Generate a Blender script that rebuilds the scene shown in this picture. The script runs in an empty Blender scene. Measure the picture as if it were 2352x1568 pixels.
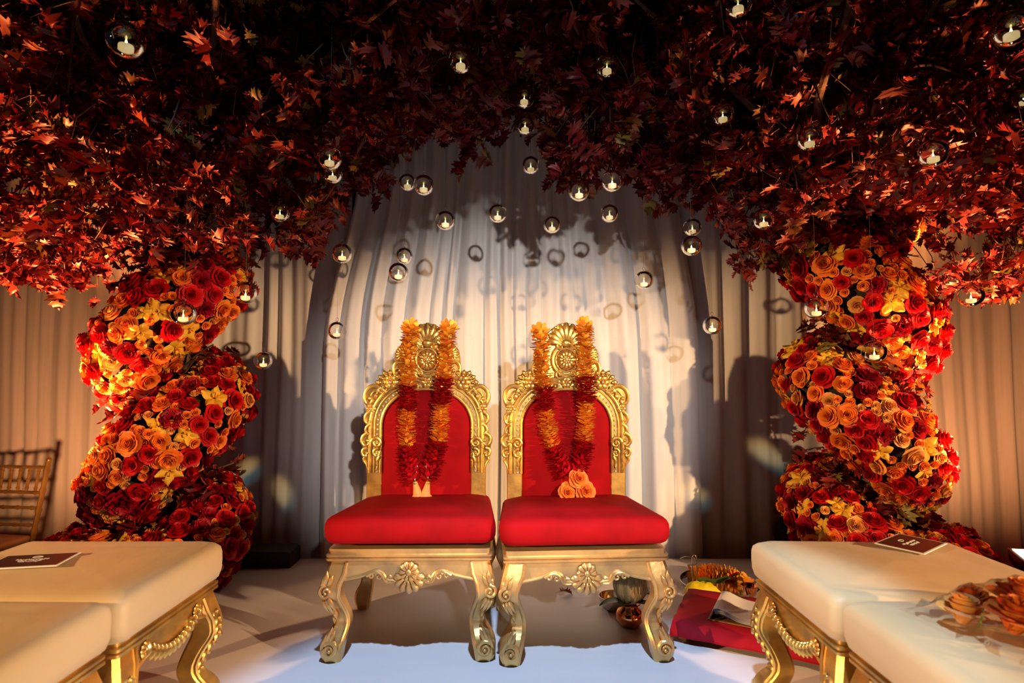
import bpy, bmesh, math, random
import numpy as np
from mathutils import Vector, Matrix, Euler

random.seed(11)
SC = bpy.context.scene
COL = SC.collection
PI = math.pi

# ------------------------------------------------------------------ camera
FPX, CAMZ, PITCH = 1300.0, 1.10, math.radians(3.35)
cam_d = bpy.data.cameras.new('camera')
cam_d.sensor_width = 36.0
cam_d.lens = 36.0 * FPX / 2352.0
cam_d.clip_start = 0.05
cam_d.dof.use_dof = True
cam_d.dof.focus_distance = 2.55
cam_d.dof.aperture_fstop = 2.6
cam = bpy.data.objects.new('camera', cam_d)
COL.objects.link(cam)
cam.location = (0, 0, CAMZ)
cam.rotation_euler = (PI / 2 + PITCH, 0, 0)
SC.camera = cam

# ------------------------------------------------------------------ world, exposure
world = bpy.data.worlds.new('dim_room')
SC.world = world
world.use_nodes = True
bg = world.node_tree.nodes['Background']
bg.inputs[0].default_value = (0.50, 0.40, 0.42, 1)
bg.inputs[1].default_value = 0.010
SC.cycles.max_bounces = 6
SC.cycles.diffuse_bounces = 3
SC.cycles.transparent_max_bounces = 12
SC.cycles.caustics_reflective = False
SC.cycles.caustics_refractive = False
SC.view_settings.view_transform = 'Standard'
SC.view_settings.look = 'None'
SC.view_settings.gamma = 1.0
SC.view_settings.use_curve_mapping = False
SC.view_settings.exposure = 0.0

# ------------------------------------------------------------------ stage lights of the hall, added cool spots
def spot(name, loc, target, power, color, size_deg, blend=0.3, radius=0.05):
    ld = bpy.data.lights.new(name, 'SPOT')
    ld.energy = power; ld.color = color
    ld.spot_size = math.radians(size_deg); ld.spot_blend = blend
    ld.shadow_soft_size = radius
    o = bpy.data.objects.new(name, ld)
    COL.objects.link(o)
    o.location = loc
    o.rotation_euler = (Vector(target) - Vector(loc)).to_track_quat('-Z', 'Y').to_euler()
    return o

l_ = spot('stage_light_left', (-5.6, -1.3, 1.9), (1.05, 2.7, 0.52), 2000, (1.0, 0.58, 0.26), 30, 0.6, 0.06); l_.scale = (1.3, 0.75, 1)
l_ = spot('stage_light_right', (5.4, -1.6, 1.9), (-0.75, 2.7, 0.50), 2500, (1.0, 0.60, 0.30), 36, 0.6, 0.06); l_.scale = (1.3, 0.62, 1)
spot('stage_light_front', (1.25, -2.8, 2.5), (0.02, 3.4, 0.95), 1020, (1.0, 0.93, 0.90), 24, 0.7, 0.05)
spot('stage_light_overhead', (0.1, 0.15, 4.6), (0.02, 1.50, 0.0), 1250, (0.50, 0.70, 1.0), 29, 0.35, 0.06)
spot('added_cool_spot_left', (-1.9, -2.2, 1.0), (-1.44, 1.95, 2.03), 420, (0.42, 0.66, 1.0), 2.8, 0.6, 0.04)  # three added low spots standing in for the overhead beam's edge on leaves
spot('added_cool_spot_centre', (-0.4, -2.2, 1.0), (-0.72, 1.95, 2.30), 420, (0.42, 0.72, 1.0), 2.2, 0.6, 0.04)
spot('added_cool_spot_right', (1.7, -2.2, 1.0), (1.00, 1.95, 2.32), 300, (0.42, 0.66, 1.0), 2.4, 0.6, 0.04)

# coloured spots added above the camera to imitate prism glints on the drapes
for n_, (gx, gz, a_) in enumerate(((-1.68, 0.52, 1.7), (-1.74, 0.44, 1.4), (-1.44, 0.38, 1.9), (1.60, 0.62, 2.4), (1.12, 0.35, 2.2))):
    g_ = spot('prism_glint_amber', (0.25, -0.6, 2.1), (gx, 3.6, gz), 330, (1.0, 0.62, 0.20), a_, 0.95, 0.02); g_.scale = (1.5, 0.8, 1); g_.rotation_euler.rotate_axis('Z', 0.5 + 0.7 * n_)
    g_ = spot('prism_glint_teal', (0.25, -0.6, 2.1), (gx + 0.03, 3.6, gz - 0.045), 90, (0.15, 0.70, 0.80), a_, 0.95, 0.02); g_.scale = (1.5, 0.8, 1); g_.rotation_euler.rotate_axis('Z', 0.5 + 0.7 * n_)

# ------------------------------------------------------------------ helpers
def P(px, py, Y):
    """point of the place seen at pixel (px, py) of the photograph at distance Y"""
    c, s = math.cos(PITCH), math.sin(PITCH)
    a = (px - 1176.0) / FPX; b = (784.0 - py) / FPX
    d = Vector((a, c - b * s, s + b * c))
    t = Y / d.y
    return Vector((d.x * t, Y, CAMZ + d.z * t))

def project(p):
    c, s = math.cos(PITCH), math.sin(PITCH)
    x, y, z = p[0], p[1], p[2] - CAMZ
    f = y * c + z * s
    u = -y * s + z * c
    return 1176 + FPX * x / f, 784 - FPX * u / f

class MB:
    def __init__(s): s.v = []; s.f = []
    def add(s, verts, faces):
        n = len(s.v); s.v.extend([tuple(q) for q in verts])
        s.f.extend([tuple(i + n for i in f) for f in faces]); return s
    def grid(s, rows, closed=False):
        nu = len(rows[0]); nv = len(rows); vs = [q for r in rows for q in r]; fs = []
        for j in range(nv - 1):
            for i in range(nu if closed else nu - 1):
                k = (i + 1) % nu
                fs.append((j * nu + i, j * nu + k, (j + 1) * nu + k, (j + 1) * nu + i))
        return s.add(vs, fs)
    def loft(s, rings, cap0=True, cap1=True):
        n = len(rings[0]); base = len(s.v)
        s.grid(rings, True)
        if cap0: s.f.append(tuple(base + i for i in reversed(range(n))))
        if cap1: s.f.append(tuple(base + (len(rings) - 1) * n + i for i in range(n)))
        return s
    def tube(s, pts, rad, n=8, normal=None, flat=1.0, caps=True):
        pts = [Vector(q) for q in pts]; m = len(pts)
        if not hasattr(rad, '__len__'): rad = [rad] * m
        T = []
        for i in range(m):
            t = pts[min(i + 1, m - 1)] - pts[max(i - 1, 0)]
            T.append(t.normalized() if t.length > 1e-9 else Vector((0, 0, 1)))
        if normal is not None:
            N = Vector(normal)
            frames = [((t.cross(N)).normalized(), N) for t in T]
        else:
            a = Vector((0, 0, 1)) if abs(T[0].z) < 0.9 else Vector((1, 0, 0))
            sd = T[0].cross(a).normalized(); frames = []
            for t in T:
                sd = (sd - t * sd.dot(t)).normalized()
                frames.append((sd, sd.cross(t)))
        rings = []
        for q, r, (sd, nm) in zip(pts, rad, frames):
            rings.append([q + sd * (r * math.cos(2 * PI * k / n)) + nm * (r * flat * math.sin(2 * PI * k / n)) for k in range(n)])
        return s.loft(rings, caps, caps)
    def ball(s, c, r, nu=10, nv=6, rot=None):
        if not hasattr(r, '__len__'): r = (r, r, r)
        c = Vector(c); rows = []
        for j in range(nv + 1):
            th = PI * j / nv; th = min(max(th, 0.03), PI - 0.03); row = []
            for i in range(nu):
                ph = 2 * PI * i / nu
                q = Vector((r[0] * math.sin(th) * math.cos(ph), r[1] * math.sin(th) * math.sin(ph), -r[2] * math.cos(th)))
                if rot is not None: q = rot @ q
                row.append(c + q)
            rows.append(row)
        return s.loft(rows)
    def box(s, lo, hi, M=None):
        x0, y0, z0 = lo; x1, y1, z1 = hi
        vs = [Vector(q) for q in ((x0, y0, z0), (x1, y0, z0), (x1, y1, z0), (x0, y1, z0), (x0, y0, z1), (x1, y0, z1), (x1, y1, z1), (x0, y1, z1))]
        if M is not None: vs = [M @ q for q in vs]
        return s.add(vs, [(3, 2, 1, 0), (4, 5, 6, 7), (0, 1, 5, 4), (1, 2, 6, 5), (2, 3, 7, 6), (3, 0, 4, 7)])
    def lathe(s, prof, n=24, c=(0, 0, 0)):
        c = Vector(c)
        return s.loft([[c + Vector((r * math.cos(2 * PI * k / n), r * math.sin(2 * PI * k / n), z)) for k in range(n)] for r, z in prof])
    def plate(s, outline, y0, y1, bevel=0.0):
        """outline in (x, z), extruded from y0 (front) to y1"""
        n = len(outline)
        a = sum(outline[i][0] * outline[(i + 1) % n][1] - outline[(i + 1) % n][0] * outline[i][1] for i in range(n))
        if a < 0: outline = outline[::-1]
        if bevel > 0:
            ins = []
            for i in range(n):
                p0, p1, p2 = (Vector(outline[(i + k) % n]) for k in (-1, 0, 1))
                e1 = (p1 - p0); e2 = (p2 - p1)
                n1 = Vector((-e1.y, e1.x)).normalized() if e1.length > 1e-9 else Vector((0, 0))
                n2 = Vector((-e2.y, e2.x)).normalized() if e2.length > 1e-9 else Vector((0, 0))
                b = n1 + n2
                b = b.normalized() if b.length > 1e-6 else n1
                ins.append(p1 + b * bevel)
            rings = [[(q[0], y1, q[1]) for q in outline], [(q[0], y0 + bevel, q[1]) for q in outline], [(q[0], y0, q[1]) for q in ins]]
        else:
            rings = [[(q[0], y1, q[1]) for q in outline], [(q[0], y0, q[1]) for q in outline]]
        return s.loft(rings)
    def mesh(s, name, mat=None, smooth=True, sharp=None):
        me = bpy.data.meshes.new(name)
        me.from_pydata(s.v, [], s.f)
        if smooth:
            me.polygons.foreach_set('use_smooth', [True] * len(me.polygons))
            if sharp: me.set_sharp_from_angle(angle=math.radians(sharp))
        if mat: me.materials.append(mat)
        me.update()
        return me
    def build(s, name, mat, parent=None, loc=(0, 0, 0), rot=(0, 0, 0), smooth=True, sharp=40):
        return link(name, s.mesh(name, mat, smooth, sharp), parent, loc, rot)

def link(name, me, parent=None, loc=(0, 0, 0), rot=(0, 0, 0), scale=None):
    o = bpy.data.objects.new(name, me); COL.objects.link(o)
    o.parent = parent; o.location = loc; o.rotation_euler = rot
    if scale is not None: o.scale = scale if hasattr(scale, '__len__') else (scale,) * 3
    return o

def tag(o, label=None, cat=None, group=None, kind=None):
    if label: o['label'] = label
    if cat: o['category'] = cat
    if group: o['group'] = group
    if kind: o['kind'] = kind
    return o

def thing(name, label, cat, loc=(0, 0, 0), rotz=0.0, group=None):
    o = bpy.data.objects.new(name, None); COL.objects.link(o)
    o.empty_display_size = 0.1
    o.location = loc; o.rotation_euler = (0, 0, rotz)
    return tag(o, label, cat, group)

def copy_tree(o, parent=None):
    c = o.copy(); COL.objects.link(c); c.parent = parent
    for ch in list(o.children): copy_tree(ch, c)
    return c

def smooth_pts(pts, sub=4):
    """Catmull-Rom through points (tuples of any length)"""
    out = []; n = len(pts)
    for i in range(n - 1):
        p0, p1, p2, p3 = (np.array(pts[min(max(i + k, 0), n - 1)], float) for k in (-1, 0, 1, 2))
        for k in range(sub):
            t = k / sub
            out.append(0.5 * ((2 * p1) + (-p0 + p2) * t + (2 * p0 - 5 * p1 + 4 * p2 - p3) * t * t + (-p0 + 3 * p1 - 3 * p2 + p3) * t ** 3))
    out.append(np.array(pts[-1], float))
    return out

# ------------------------------------------------------------------ materials
def mat(name, color, rough=0.5, metal=0.0, noise=0.0, scale=20.0, bump=0.0, bscale=60.0, sheen=0.0, spec=0.5, trans=0.0, var=None, emit=None, estr=0.0, coat=0.0, stretch=None):
    m = bpy.data.materials.new(name); m.use_nodes = True
    nt = m.node_tree; b = nt.nodes['Principled BSDF']
    b.inputs['Base Color'].default_value = (*color, 1); b.inputs['Roughness'].default_value = rough
    b.inputs['Metallic'].default_value = metal; b.inputs['Specular IOR Level'].default_value = spec
    if sheen: b.inputs['Sheen Weight'].default_value = sheen
    if coat: b.inputs['Coat Weight'].default_value = coat
    if emit: b.inputs['Emission Color'].default_value = (*emit, 1); b.inputs['Emission Strength'].default_value = estr
    tc = nt.nodes.new('ShaderNodeTexCoord'); vec = tc.outputs['Object']
    if stretch:
        mp = nt.nodes.new('ShaderNodeMapping'); mp.inputs['Scale'].default_value = stretch
        nt.links.new(vec, mp.inputs['Vector']); vec = mp.outputs['Vector']
    if noise > 0:
        tn = nt.nodes.new('ShaderNodeTexNoise'); tn.inputs['Scale'].default_value = scale; tn.inputs['Detail'].default_value = 4
        nt.links.new(vec, tn.inputs['Vector'])
        rp = nt.nodes.new('ShaderNodeValToRGB')
        c2 = var if var else tuple(max(0, c * (1 - noise)) for c in color)
        rp.color_ramp.elements[0].color = (*c2, 1); rp.color_ramp.elements[0].position = 0.35
        rp.color_ramp.elements[1].color = (*color, 1); rp.color_ramp.elements[1].position = 0.62
        nt.links.new(tn.outputs['Fac'], rp.inputs['Fac']); nt.links.new(rp.outputs['Color'], b.inputs['Base Color'])
    if bump > 0:
        bn = nt.nodes.new('ShaderNodeTexNoise'); bn.inputs['Scale'].default_value = bscale; bn.inputs['Detail'].default_value = 3
        nt.links.new(vec, bn.inputs['Vector'])
        bp = nt.nodes.new('ShaderNodeBump'); bp.inputs['Strength'].default_value = bump; bp.inputs['Distance'].default_value = 0.01
        nt.links.new(bn.outputs['Fac'], bp.inputs['Height']); nt.links.new(bp.outputs['Normal'], b.inputs['Normal'])
    if trans > 0:
        tl = nt.nodes.new('ShaderNodeBsdfTranslucent'); tl.inputs['Color'].default_value = (*color, 1)
        mx = nt.nodes.new('ShaderNodeMixShader'); mx.inputs[0].default_value = trans
        out = nt.nodes['Material Output']
        nt.links.new(b.outputs[0], mx.inputs[1]); nt.links.new(tl.outputs[0], mx.inputs[2]); nt.links.new(mx.outputs[0], out.inputs['Surface'])
    return m

def ramp_mat(name, stops, rough, trans, spec=0.5, bump=0.0):
    """colour picked per leaf / per flower from a ramp"""
    m = bpy.data.materials.new(name); m.use_nodes = True
    nt = m.node_tree; b = nt.nodes['Principled BSDF']
    b.inputs['Roughness'].default_value = rough; b.inputs['Specular IOR Level'].default_value = spec
    oi = nt.nodes.new('ShaderNodeObjectInfo'); ge = nt.nodes.new('ShaderNodeNewGeometry')
    ad = nt.nodes.new('ShaderNodeMath'); ad.operation = 'ADD'
    fr = nt.nodes.new('ShaderNodeMath'); fr.operation = 'FRACT'
    nt.links.new(oi.outputs['Random'], ad.inputs[0]); nt.links.new(ge.outputs['Random Per Island'], ad.inputs[1])
    nt.links.new(ad.outputs[0], fr.inputs[0])
    rp = nt.nodes.new('ShaderNodeValToRGB'); cr = rp.color_ramp
    while len(cr.elements) < len(stops): cr.elements.new(0.5)
    for e, (pos, c) in zip(cr.elements, stops): e.position = pos; e.color = (*c, 1)
    nt.links.new(fr.outputs[0], rp.inputs['Fac'])
    nt.links.new(rp.outputs['Color'], b.inputs['Base Color'])
    if trans > 0:
        tl = nt.nodes.new('ShaderNodeBsdfTranslucent'); nt.links.new(rp.outputs['Color'], tl.inputs['Color'])
        mx = nt.nodes.new('ShaderNodeMixShader'); mx.inputs[0].default_value = trans
        nt.links.new(b.outputs[0], mx.inputs[1]); nt.links.new(tl.outputs[0], mx.inputs[2])
        nt.links.new(mx.outputs[0], nt.nodes['Material Output'].inputs['Surface'])
    return m

def glass_mat(name, tint=(1, 1, 1), gloss=0.02, edge=1.0, base=0.055):
    """thin clear glass: reflects more at grazing angles, lets the rest straight through"""
    m = bpy.data.materials.new(name); m.use_nodes = True
    nt = m.node_tree; nt.nodes.clear()
    out = nt.nodes.new('ShaderNodeOutputMaterial'); mx = nt.nodes.new('ShaderNodeMixShader')
    tr = nt.nodes.new('ShaderNodeBsdfTransparent'); tr.inputs[0].default_value = (*tint, 1)
    gl = nt.nodes.new('ShaderNodeBsdfGlossy'); gl.inputs['Roughness'].default_value = gloss
    lw = nt.nodes.new('ShaderNodeLayerWeight'); lw.inputs[0].default_value = 0.27
    ma = nt.nodes.new('ShaderNodeMath'); ma.operation = 'MULTIPLY_ADD'
    ma.inputs[1].default_value = edge; ma.inputs[2].default_value = base
    nt.links.new(lw.outputs['Fresnel'], ma.inputs[0]); nt.links.new(ma.outputs[0], mx.inputs[0])
    nt.links.new(tr.outputs[0], mx.inputs[1]); nt.links.new(gl.outputs[0], mx.inputs[2]); nt.links.new(mx.outputs[0], out.inputs[0])
    return m

M = {}
M['floor'] = mat('white_stage_vinyl', (0.70, 0.66, 0.66), 0.42, noise=0.08, scale=2.0, bump=0.12, bscale=5, stretch=(0.5, 2.5, 1))
M['venue_floor'] = mat('dark_carpet', (0.05, 0.035, 0.03), 0.9, noise=0.3, scale=30)
M['black'] = mat('black_paint', (0.012, 0.012, 0.013), 0.6)
M['blackwall'] = mat('black_hall_wall', (0.006, 0.006, 0.007), 0.9)
M['drape'] = mat('off_white_sheer_drape', (0.66, 0.63, 0.60), 0.85, noise=0.07, scale=6, bump=0.05, bscale=220, sheen=0.25, spec=0.15, stretch=(8, 8, 0.5))
M['drape_side'] = mat('dimmed_off_white_drape', (0.58, 0.52, 0.47), 0.85, noise=0.08, scale=6, bump=0.05, bscale=220, sheen=0.25, spec=0.15, stretch=(8, 8, 0.5))  # same off-white cloth, with the dimmer light at the sides put into its colour
M['gold'] = mat('gilded_wood', (0.84, 0.52, 0.12), 0.35, metal=0.85, noise=0.35, scale=14, bump=0.08, bscale=45, var=(0.52, 0.30, 0.08))
M['gold_dull'] = mat('worn_bronze_gilding', (0.78, 0.47, 0.16), 0.34, metal=0.72, noise=0.4, scale=9, bump=0.10, bscale=40, var=(0.50, 0.31, 0.13))
M['velvet'] = mat('red_velvet', (0.30, 0.001, 0.003), 0.8, noise=0.22, scale=7, bump=0.10, bscale=18, spec=0.12)
M['cream'] = mat('cream_satin', (0.60, 0.45, 0.235), 0.5, noise=0.10, scale=4, bump=0.35, bscale=7, sheen=0.1, spec=0.3, stretch=(1, 1.7, 1))
M['crystal'] = mat('rhinestone', (0.95, 0.92, 0.88), 0.08, metal=0.6)
M['glass'] = glass_mat('clear_thin_glass')
M['glass_rim'] = glass_mat('clear_glass_loop', edge=0.9, base=0.22)
M['wax'] = mat('warm_white_tealight', (0.95, 0.86, 0.55), 0.5, emit=(1.0, 0.74, 0.30), estr=0.5)
M['flame'] = mat('glowing_led_flame', (1.0, 0.85, 0.4), 0.5, emit=(1.0, 0.80, 0.25), estr=14.0)
M['string'] = mat('fine_clear_thread', (0.12, 0.11, 0.10), 0.6, spec=0.1)
M['bark'] = mat('brown_twig_bark', (0.15, 0.085, 0.05), 0.8, noise=0.4, scale=40, bump=0.4, bscale=90)
M['leaf'] = ramp_mat('oak_leaf', [(0.0, (0.075, 0.006, 0.006)), (0.25, (0.13, 0.007, 0.007)), (0.5, (0.18, 0.010, 0.009)), (0.76, (0.19, 0.020, 0.011)), (0.92, (0.22, 0.060, 0.016)), (0.95, (0.20, 0.17, 0.035)), (1.0, (0.13, 0.02, 0.012))], 0.46, 0.14, 0.38)
M['rose_red'] = ramp_mat('red_rose_petals', [(0.0, (0.36, 0.002, 0.006)), (0.5, (0.62, 0.006, 0.008)), (1.0, (0.50, 0.002, 0.012))], 0.55, 0.12, 0.3)
M['rose_orange'] = ramp_mat('orange_rose_petals', [(0.0, (0.86, 0.20, 0.02)), (0.5, (0.90, 0.29, 0.035)), (1.0, (0.88, 0.15, 0.03))], 0.55, 0.15, 0.3)
M['rose_peach'] = ramp_mat('peach_rose_petals', [(0.0, (0.82, 0.33, 0.08)), (0.5, (0.84, 0.46, 0.11)), (1.0, (0.80, 0.30, 0.11))], 0.55, 0.15, 0.3)
M['rose_dark'] = ramp_mat('burgundy_carnation_petals', [(0.0, (0.24, 0.0015, 0.012)), (1.0, (0.40, 0.003, 0.016))], 0.55, 0.10, 0.3)
M['orchid'] = ramp_mat('yellow_orchid_petals', [(0.0, (0.80, 0.44, 0.03)), (0.5, (0.82, 0.52, 0.05)), (1.0, (0.84, 0.38, 0.03))], 0.5, 0.15, 0.3)
M['green'] = ramp_mat('green_leaf', [(0.0, (0.05, 0.11, 0.02)), (0.6, (0.12, 0.17, 0.025)), (1.0, (0.30, 0.27, 0.03))], 0.5, 0.15)
M['core'] = mat('dark_moss_core', (0.028, 0.022, 0.012), 0.95, noise=0.5, scale=30, bump=0.6, bscale=40)
M['marigold'] = ramp_mat('orange_garland_petals', [(0.0, (0.90, 0.22, 0.015)), (0.4, (0.92, 0.36, 0.02)), (0.75, (0.95, 0.62, 0.06)), (1.0, (0.86, 0.16, 0.02))], 0.55, 0.15, 0.3)
M['garland_red'] = ramp_mat('crimson_garland_petals', [(0.0, (0.40, 0.002, 0.008)), (0.6, (0.62, 0.004, 0.012)), (1.0, (0.30, 0.001, 0.010))], 0.55, 0.12, 0.3)
M['steel'] = mat('polished_steel', (0.62, 0.60, 0.56), 0.14, metal=1.0)
M['copper'] = mat('polished_copper', (0.80, 0.30, 0.12), 0.12, metal=1.0, noise=0.2, scale=8)
M['coconut'] = mat('coconut_husk', (0.58, 0.38, 0.14), 0.9, noise=0.55, scale=16, bump=1.0, bscale=22, stretch=(4, 4, 0.5))
M['fibre'] = mat('coconut_fibre', (0.55, 0.38, 0.14), 0.9)
M['wood'] = mat('low_table_wood', (0.32, 0.15, 0.05), 0.5, noise=0.4, scale=10, stretch=(1, 8, 8))
M['red_cloth'] = mat('crimson_cloth', (0.34, 0.002, 0.012), 0.75, noise=0.2, scale=9, bump=0.25, bscale=14, spec=0.2)
M['paper'] = mat('white_paper', (0.80, 0.79, 0.78), 0.6)
M['note'] = mat('pale_green_note', (0.62, 0.80, 0.40), 0.6)
M['ink'] = mat('printed_line', (0.25, 0.30, 0.16), 0.7)
M['card'] = mat('dark_brown_card', (0.020, 0.006, 0.009), 0.45, spec=0.25)
M['yellow'] = mat('bright_yellow_cloth', (0.88, 0.72, 0.01), 0.6, bump=0.3, bscale=20)
M['plastic'] = glass_mat('clear_plastic_film', edge=0.6, base=0.07, gloss=0.10)
M['lens'] = mat('lit_lens', (1, 0.9, 0.8), 0.4, emit=(1.0, 0.80, 0.55), estr=9.0)
M['housing'] = mat('lamp_housing', (0.05, 0.012, 0.010), 0.35, coat=0.3)
M['chair_gold'] = mat('dark_gold_bamboo', (0.36, 0.20, 0.05), 0.35, metal=0.5, noise=0.3, scale=12)
M['chair_pad'] = mat('tan_chair_pad', (0.36, 0.22, 0.11), 0.7, noise=0.1)
M['bead'] = mat('silver_bead', (0.80, 0.74, 0.62), 0.2, metal=0.9)

for k_ in ('wax', 'flame'): M[k_].cycles.emission_sampling = 'NONE'

# ================================================================== the setting
YD = 3.50                                    # distance of the centre drapes
fl = MB()
rows = []
for j in range(0, 41):
    y = -1.2 + (YD - 0.04 + 1.2) * j / 40
    rows.append([(-2.30 + 4.6 * i / 60, y, 0.0012 * math.sin(i * 0.9 + 1.3 * math.sin(j * 0.5)) * math.sin(j * 0.7)) for i in range(61)])
fl.grid(rows)
fl.box((-2.30, -1.2, -0.36), (2.30, YD - 0.04, -0.004))
tag(fl.build('floor', M['floor'], smooth=True), kind='structure', label='white vinyl covered stage floor under the gilded thrones')
tag(MB().box((-8, -6, -0.42), (8, 5, -0.36)).build('floor_hall', M['venue_floor'], smooth=False), kind='structure', label='dark hall floor around the raised stage')
tag(MB().box((-8, 4.6, -0.36), (8, 4.7, 5.2)).build('wall_back', M['blackwall'], smooth=False), kind='structure', label='black hall wall behind the drapes')
tag(MB().box((-8, -1.0, 5.2), (8, 4.7, 5.3)).build('ceiling', M['blackwall'], smooth=False), kind='structure', label='black hall ceiling above the leaf canopy')

def drape(label, xl, xr, y, seed, material, z0=-0.35, z1=2.45, amp=0.035, per_m=6.5, taper=None, hem=None):
    """hanging cloth with irregular pleats; xl/xr at the foot, taper = extra inset of each side towards the top"""
    rnd = random.Random(seed)
    w = xr - xl; npl = max(3, int(w * per_m))
    cuts = [0.0]
    for _ in range(npl): cuts.append(cuts[-1] + rnd.uniform(0.5, 1.6))
    cuts = [c / cuts[-1] for c in cuts]
    deps = [rnd.uniform(0.35, 1.0) for _ in range(npl)]
    sharp = [rnd.uniform(0.5, 1.5) for _ in range(npl)]
    ph = [rnd.uniform(0, 6.28) for _ in range(6)]
    def fold(u, z):
        u = u + 0.006 * math.sin(z * 1.7 + ph[0]) + 0.004 * math.sin(z * 3.1 + u * 9 + ph[1])
        u = min(max(u, 0), 0.9999)
        k = 0
        while k < npl - 1 and u >= cuts[k + 1]: k += 1
        t = (u - cuts[k]) / (cuts[k + 1] - cuts[k])
        d = deps[k] * (math.sin(PI * t) ** sharp[k])
        return amp * (1 - 1.6 * d) + 0.006 * math.sin(u * w * 47 + ph[2] + 0.6 * math.sin(z * 2)) + 0.004 * math.sin(u * w * 83 + ph[3])
    nu = int(w * 90) + 8
    zs = [z0 + (z1 - z0) * k / 26 for k in range(27)]
    if hem: zs = sorted(zs + [hem - 0.012, hem - 0.004, hem + 0.004])
    rows = []
    for z in zs:
        q = max(0.0, min(1.0, (z - 1.3) / 1.1)); q = q * q * (3 - 2 * q)
        a, b = (taper or (0, 0)); L = xl + a * q; R = xr - b * q
        off = -0.007 if (hem and z <= hem - 0.004) else 0.0
        rows.append([(L + (R - L) * i / nu, y + fold(i / nu, z) + off, z) for i in range(nu + 1)])
    o = MB().grid(rows).build('curtain_panel', material, sharp=None)
    return tag(o, label, 'curtain')

drape('warm lit off-white curtain at far left behind the bamboo chair', -4.6, -1.95, YD + 0.24, 1, M['drape_side'])
drape('shadowed curtain between the left flower column and the left throne', -2.05, -1.05, YD + 0.12, 2, M['drape'])
drape('white sheer curtain with a stitched hem behind the left throne', -1.18, 0.02, YD, 3, M['drape'], taper=(0.20, 0.0), hem=1.335, per_m=9, amp=0.052, z1=2.95)
drape('white sheer curtain with a stitched hem behind the right throne', 0.0, 1.17, YD + 0.012, 4, M['drape'], taper=(0.0, 0.12), hem=1.335, per_m=8, amp=0.052, z1=2.95)
drape('brown shadowed curtain left of the right flower column', 1.05, 2.05, YD + 0.12, 5, M['drape'])
drape('peach lit off-white curtain at far right behind the uplight', 1.95, 4.6, YD + 0.24, 6, M['drape_side'])

# ================================================================== carved chairs
def rrect(hx0, hx1, hy, r, z, n=5):
    """rounded trapezoid ring: half width hx0 at front (-y), hx1 at back (+y)"""
    out = []
    for (sx, sy, a0) in ((1, -1, -PI / 2), (1, 1, 0), (-1, 1, PI / 2), (-1, -1, PI)):
        hx = hx0 if sy < 0 else hx1
        for k in range(n + 1):
            a = a0 + (PI / 2) * k / n
            out.append((sx * (hx - r) + r * math.cos(a), sy * (hy - r) + r * math.sin(a), z))
    return out

def cushion_mesh(h0, h1, hy, z0, z1, r=0.05, dome=0.012, puff=0.012):
    mb = MB(); H = z1 - z0; rings = []
    for (t, ins) in ((0, 0.016), (0.06, 0.004), (0.25, -puff * 0.7), (0.5, -puff), (0.72, -puff * 0.8), (0.86, 0.001), (0.95, 0.012), (1.0, 0.032)):
        rings.append(rrect(h0 - ins, h1 - ins, hy - ins, r, z0 + H * t, 6))
    for k in range(1, 8):
        s = 1 - k / 8.0
        rings.append([(x * s, y * s, z1 + dome * (1 - s * s)) for (x, y, z) in rrect(h0 - 0.032, h1 - 0.032, hy - 0.032, r, z1, 6)])
    mb.loft(rings)
    for i, (x, y, z) in enumerate(mb.v):           # hand-stretched cloth: slight sags and pulls
        t = min(1, max(0, (z - z0) / H))
        w = 0.0028 * math.sin(17 * x + 9 * y + 1) + 0.0020 * math.sin(31 * x - 23 * y) + 0.0016 * math.sin(44 * y + 13 * z)
        mb.v[i] = (x + w * t * (1 if x > 0 else -1), y + w * t * 0.8, z + w * 1.1 * t)
    return mb

LEGP = [(0.0, 45, 70), (0.043, 35, 92), (0.088, 56, 95), (0.134, 100, 73), (0.17, 103, 65), (0.215, 70, 70), (0.26, 28, 83), (0.306, 33, 85), (0.351, 67, 97), (0.40, 90, 92)]
LEGS = [(a, b * 0.000453, c * 0.000453) for a, b, c in LEGP]
def legc(z):
    for (a, b) in zip(LEGS[:-1], LEGS[1:]):
        if a[0] <= z <= b[0]:
            t = (z - a[0]) / (b[0] - a[0]); return a[1] + (b[1] - a[1]) * t, a[2] + (b[2] - a[2]) * t
    return LEGS[-1][1], LEGS[-1][2]

def curl_pts(c, R, turns, a0, sgn, n=26, inner=0.12):
    """spiral in (x, z): from the rim to the eye"""
    out = []
    for k in range(n + 1):
        t = k / n; r = R * (1 - t) + R * inner * t; a = a0 + sgn * turns * 2 * PI * t
        out.append((c[0] + r * math.cos(a), c[1] + r * math.sin(a)))
    return out

def scroll(root, pts, y, r0, r1, flat=1.0, bead=0.0, material=None, name='scroll'):
    pts = smooth_pts(pts, 3) if len(pts) < 14 else pts
    m = len(pts); mb = MB()
    mb.tube([(q[0], y, q[1]) for q in pts], [r0 + (r1 - r0) * i / (m - 1) for i in range(m)], 8, normal=(0, -1, 0), flat=flat)
    if bead: mb.ball((pts[-1][0], y - r1 * 0.4, pts[-1][1]), bead, 8, 6)
    return mb.build(name, material or M['gold'], root)

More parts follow.
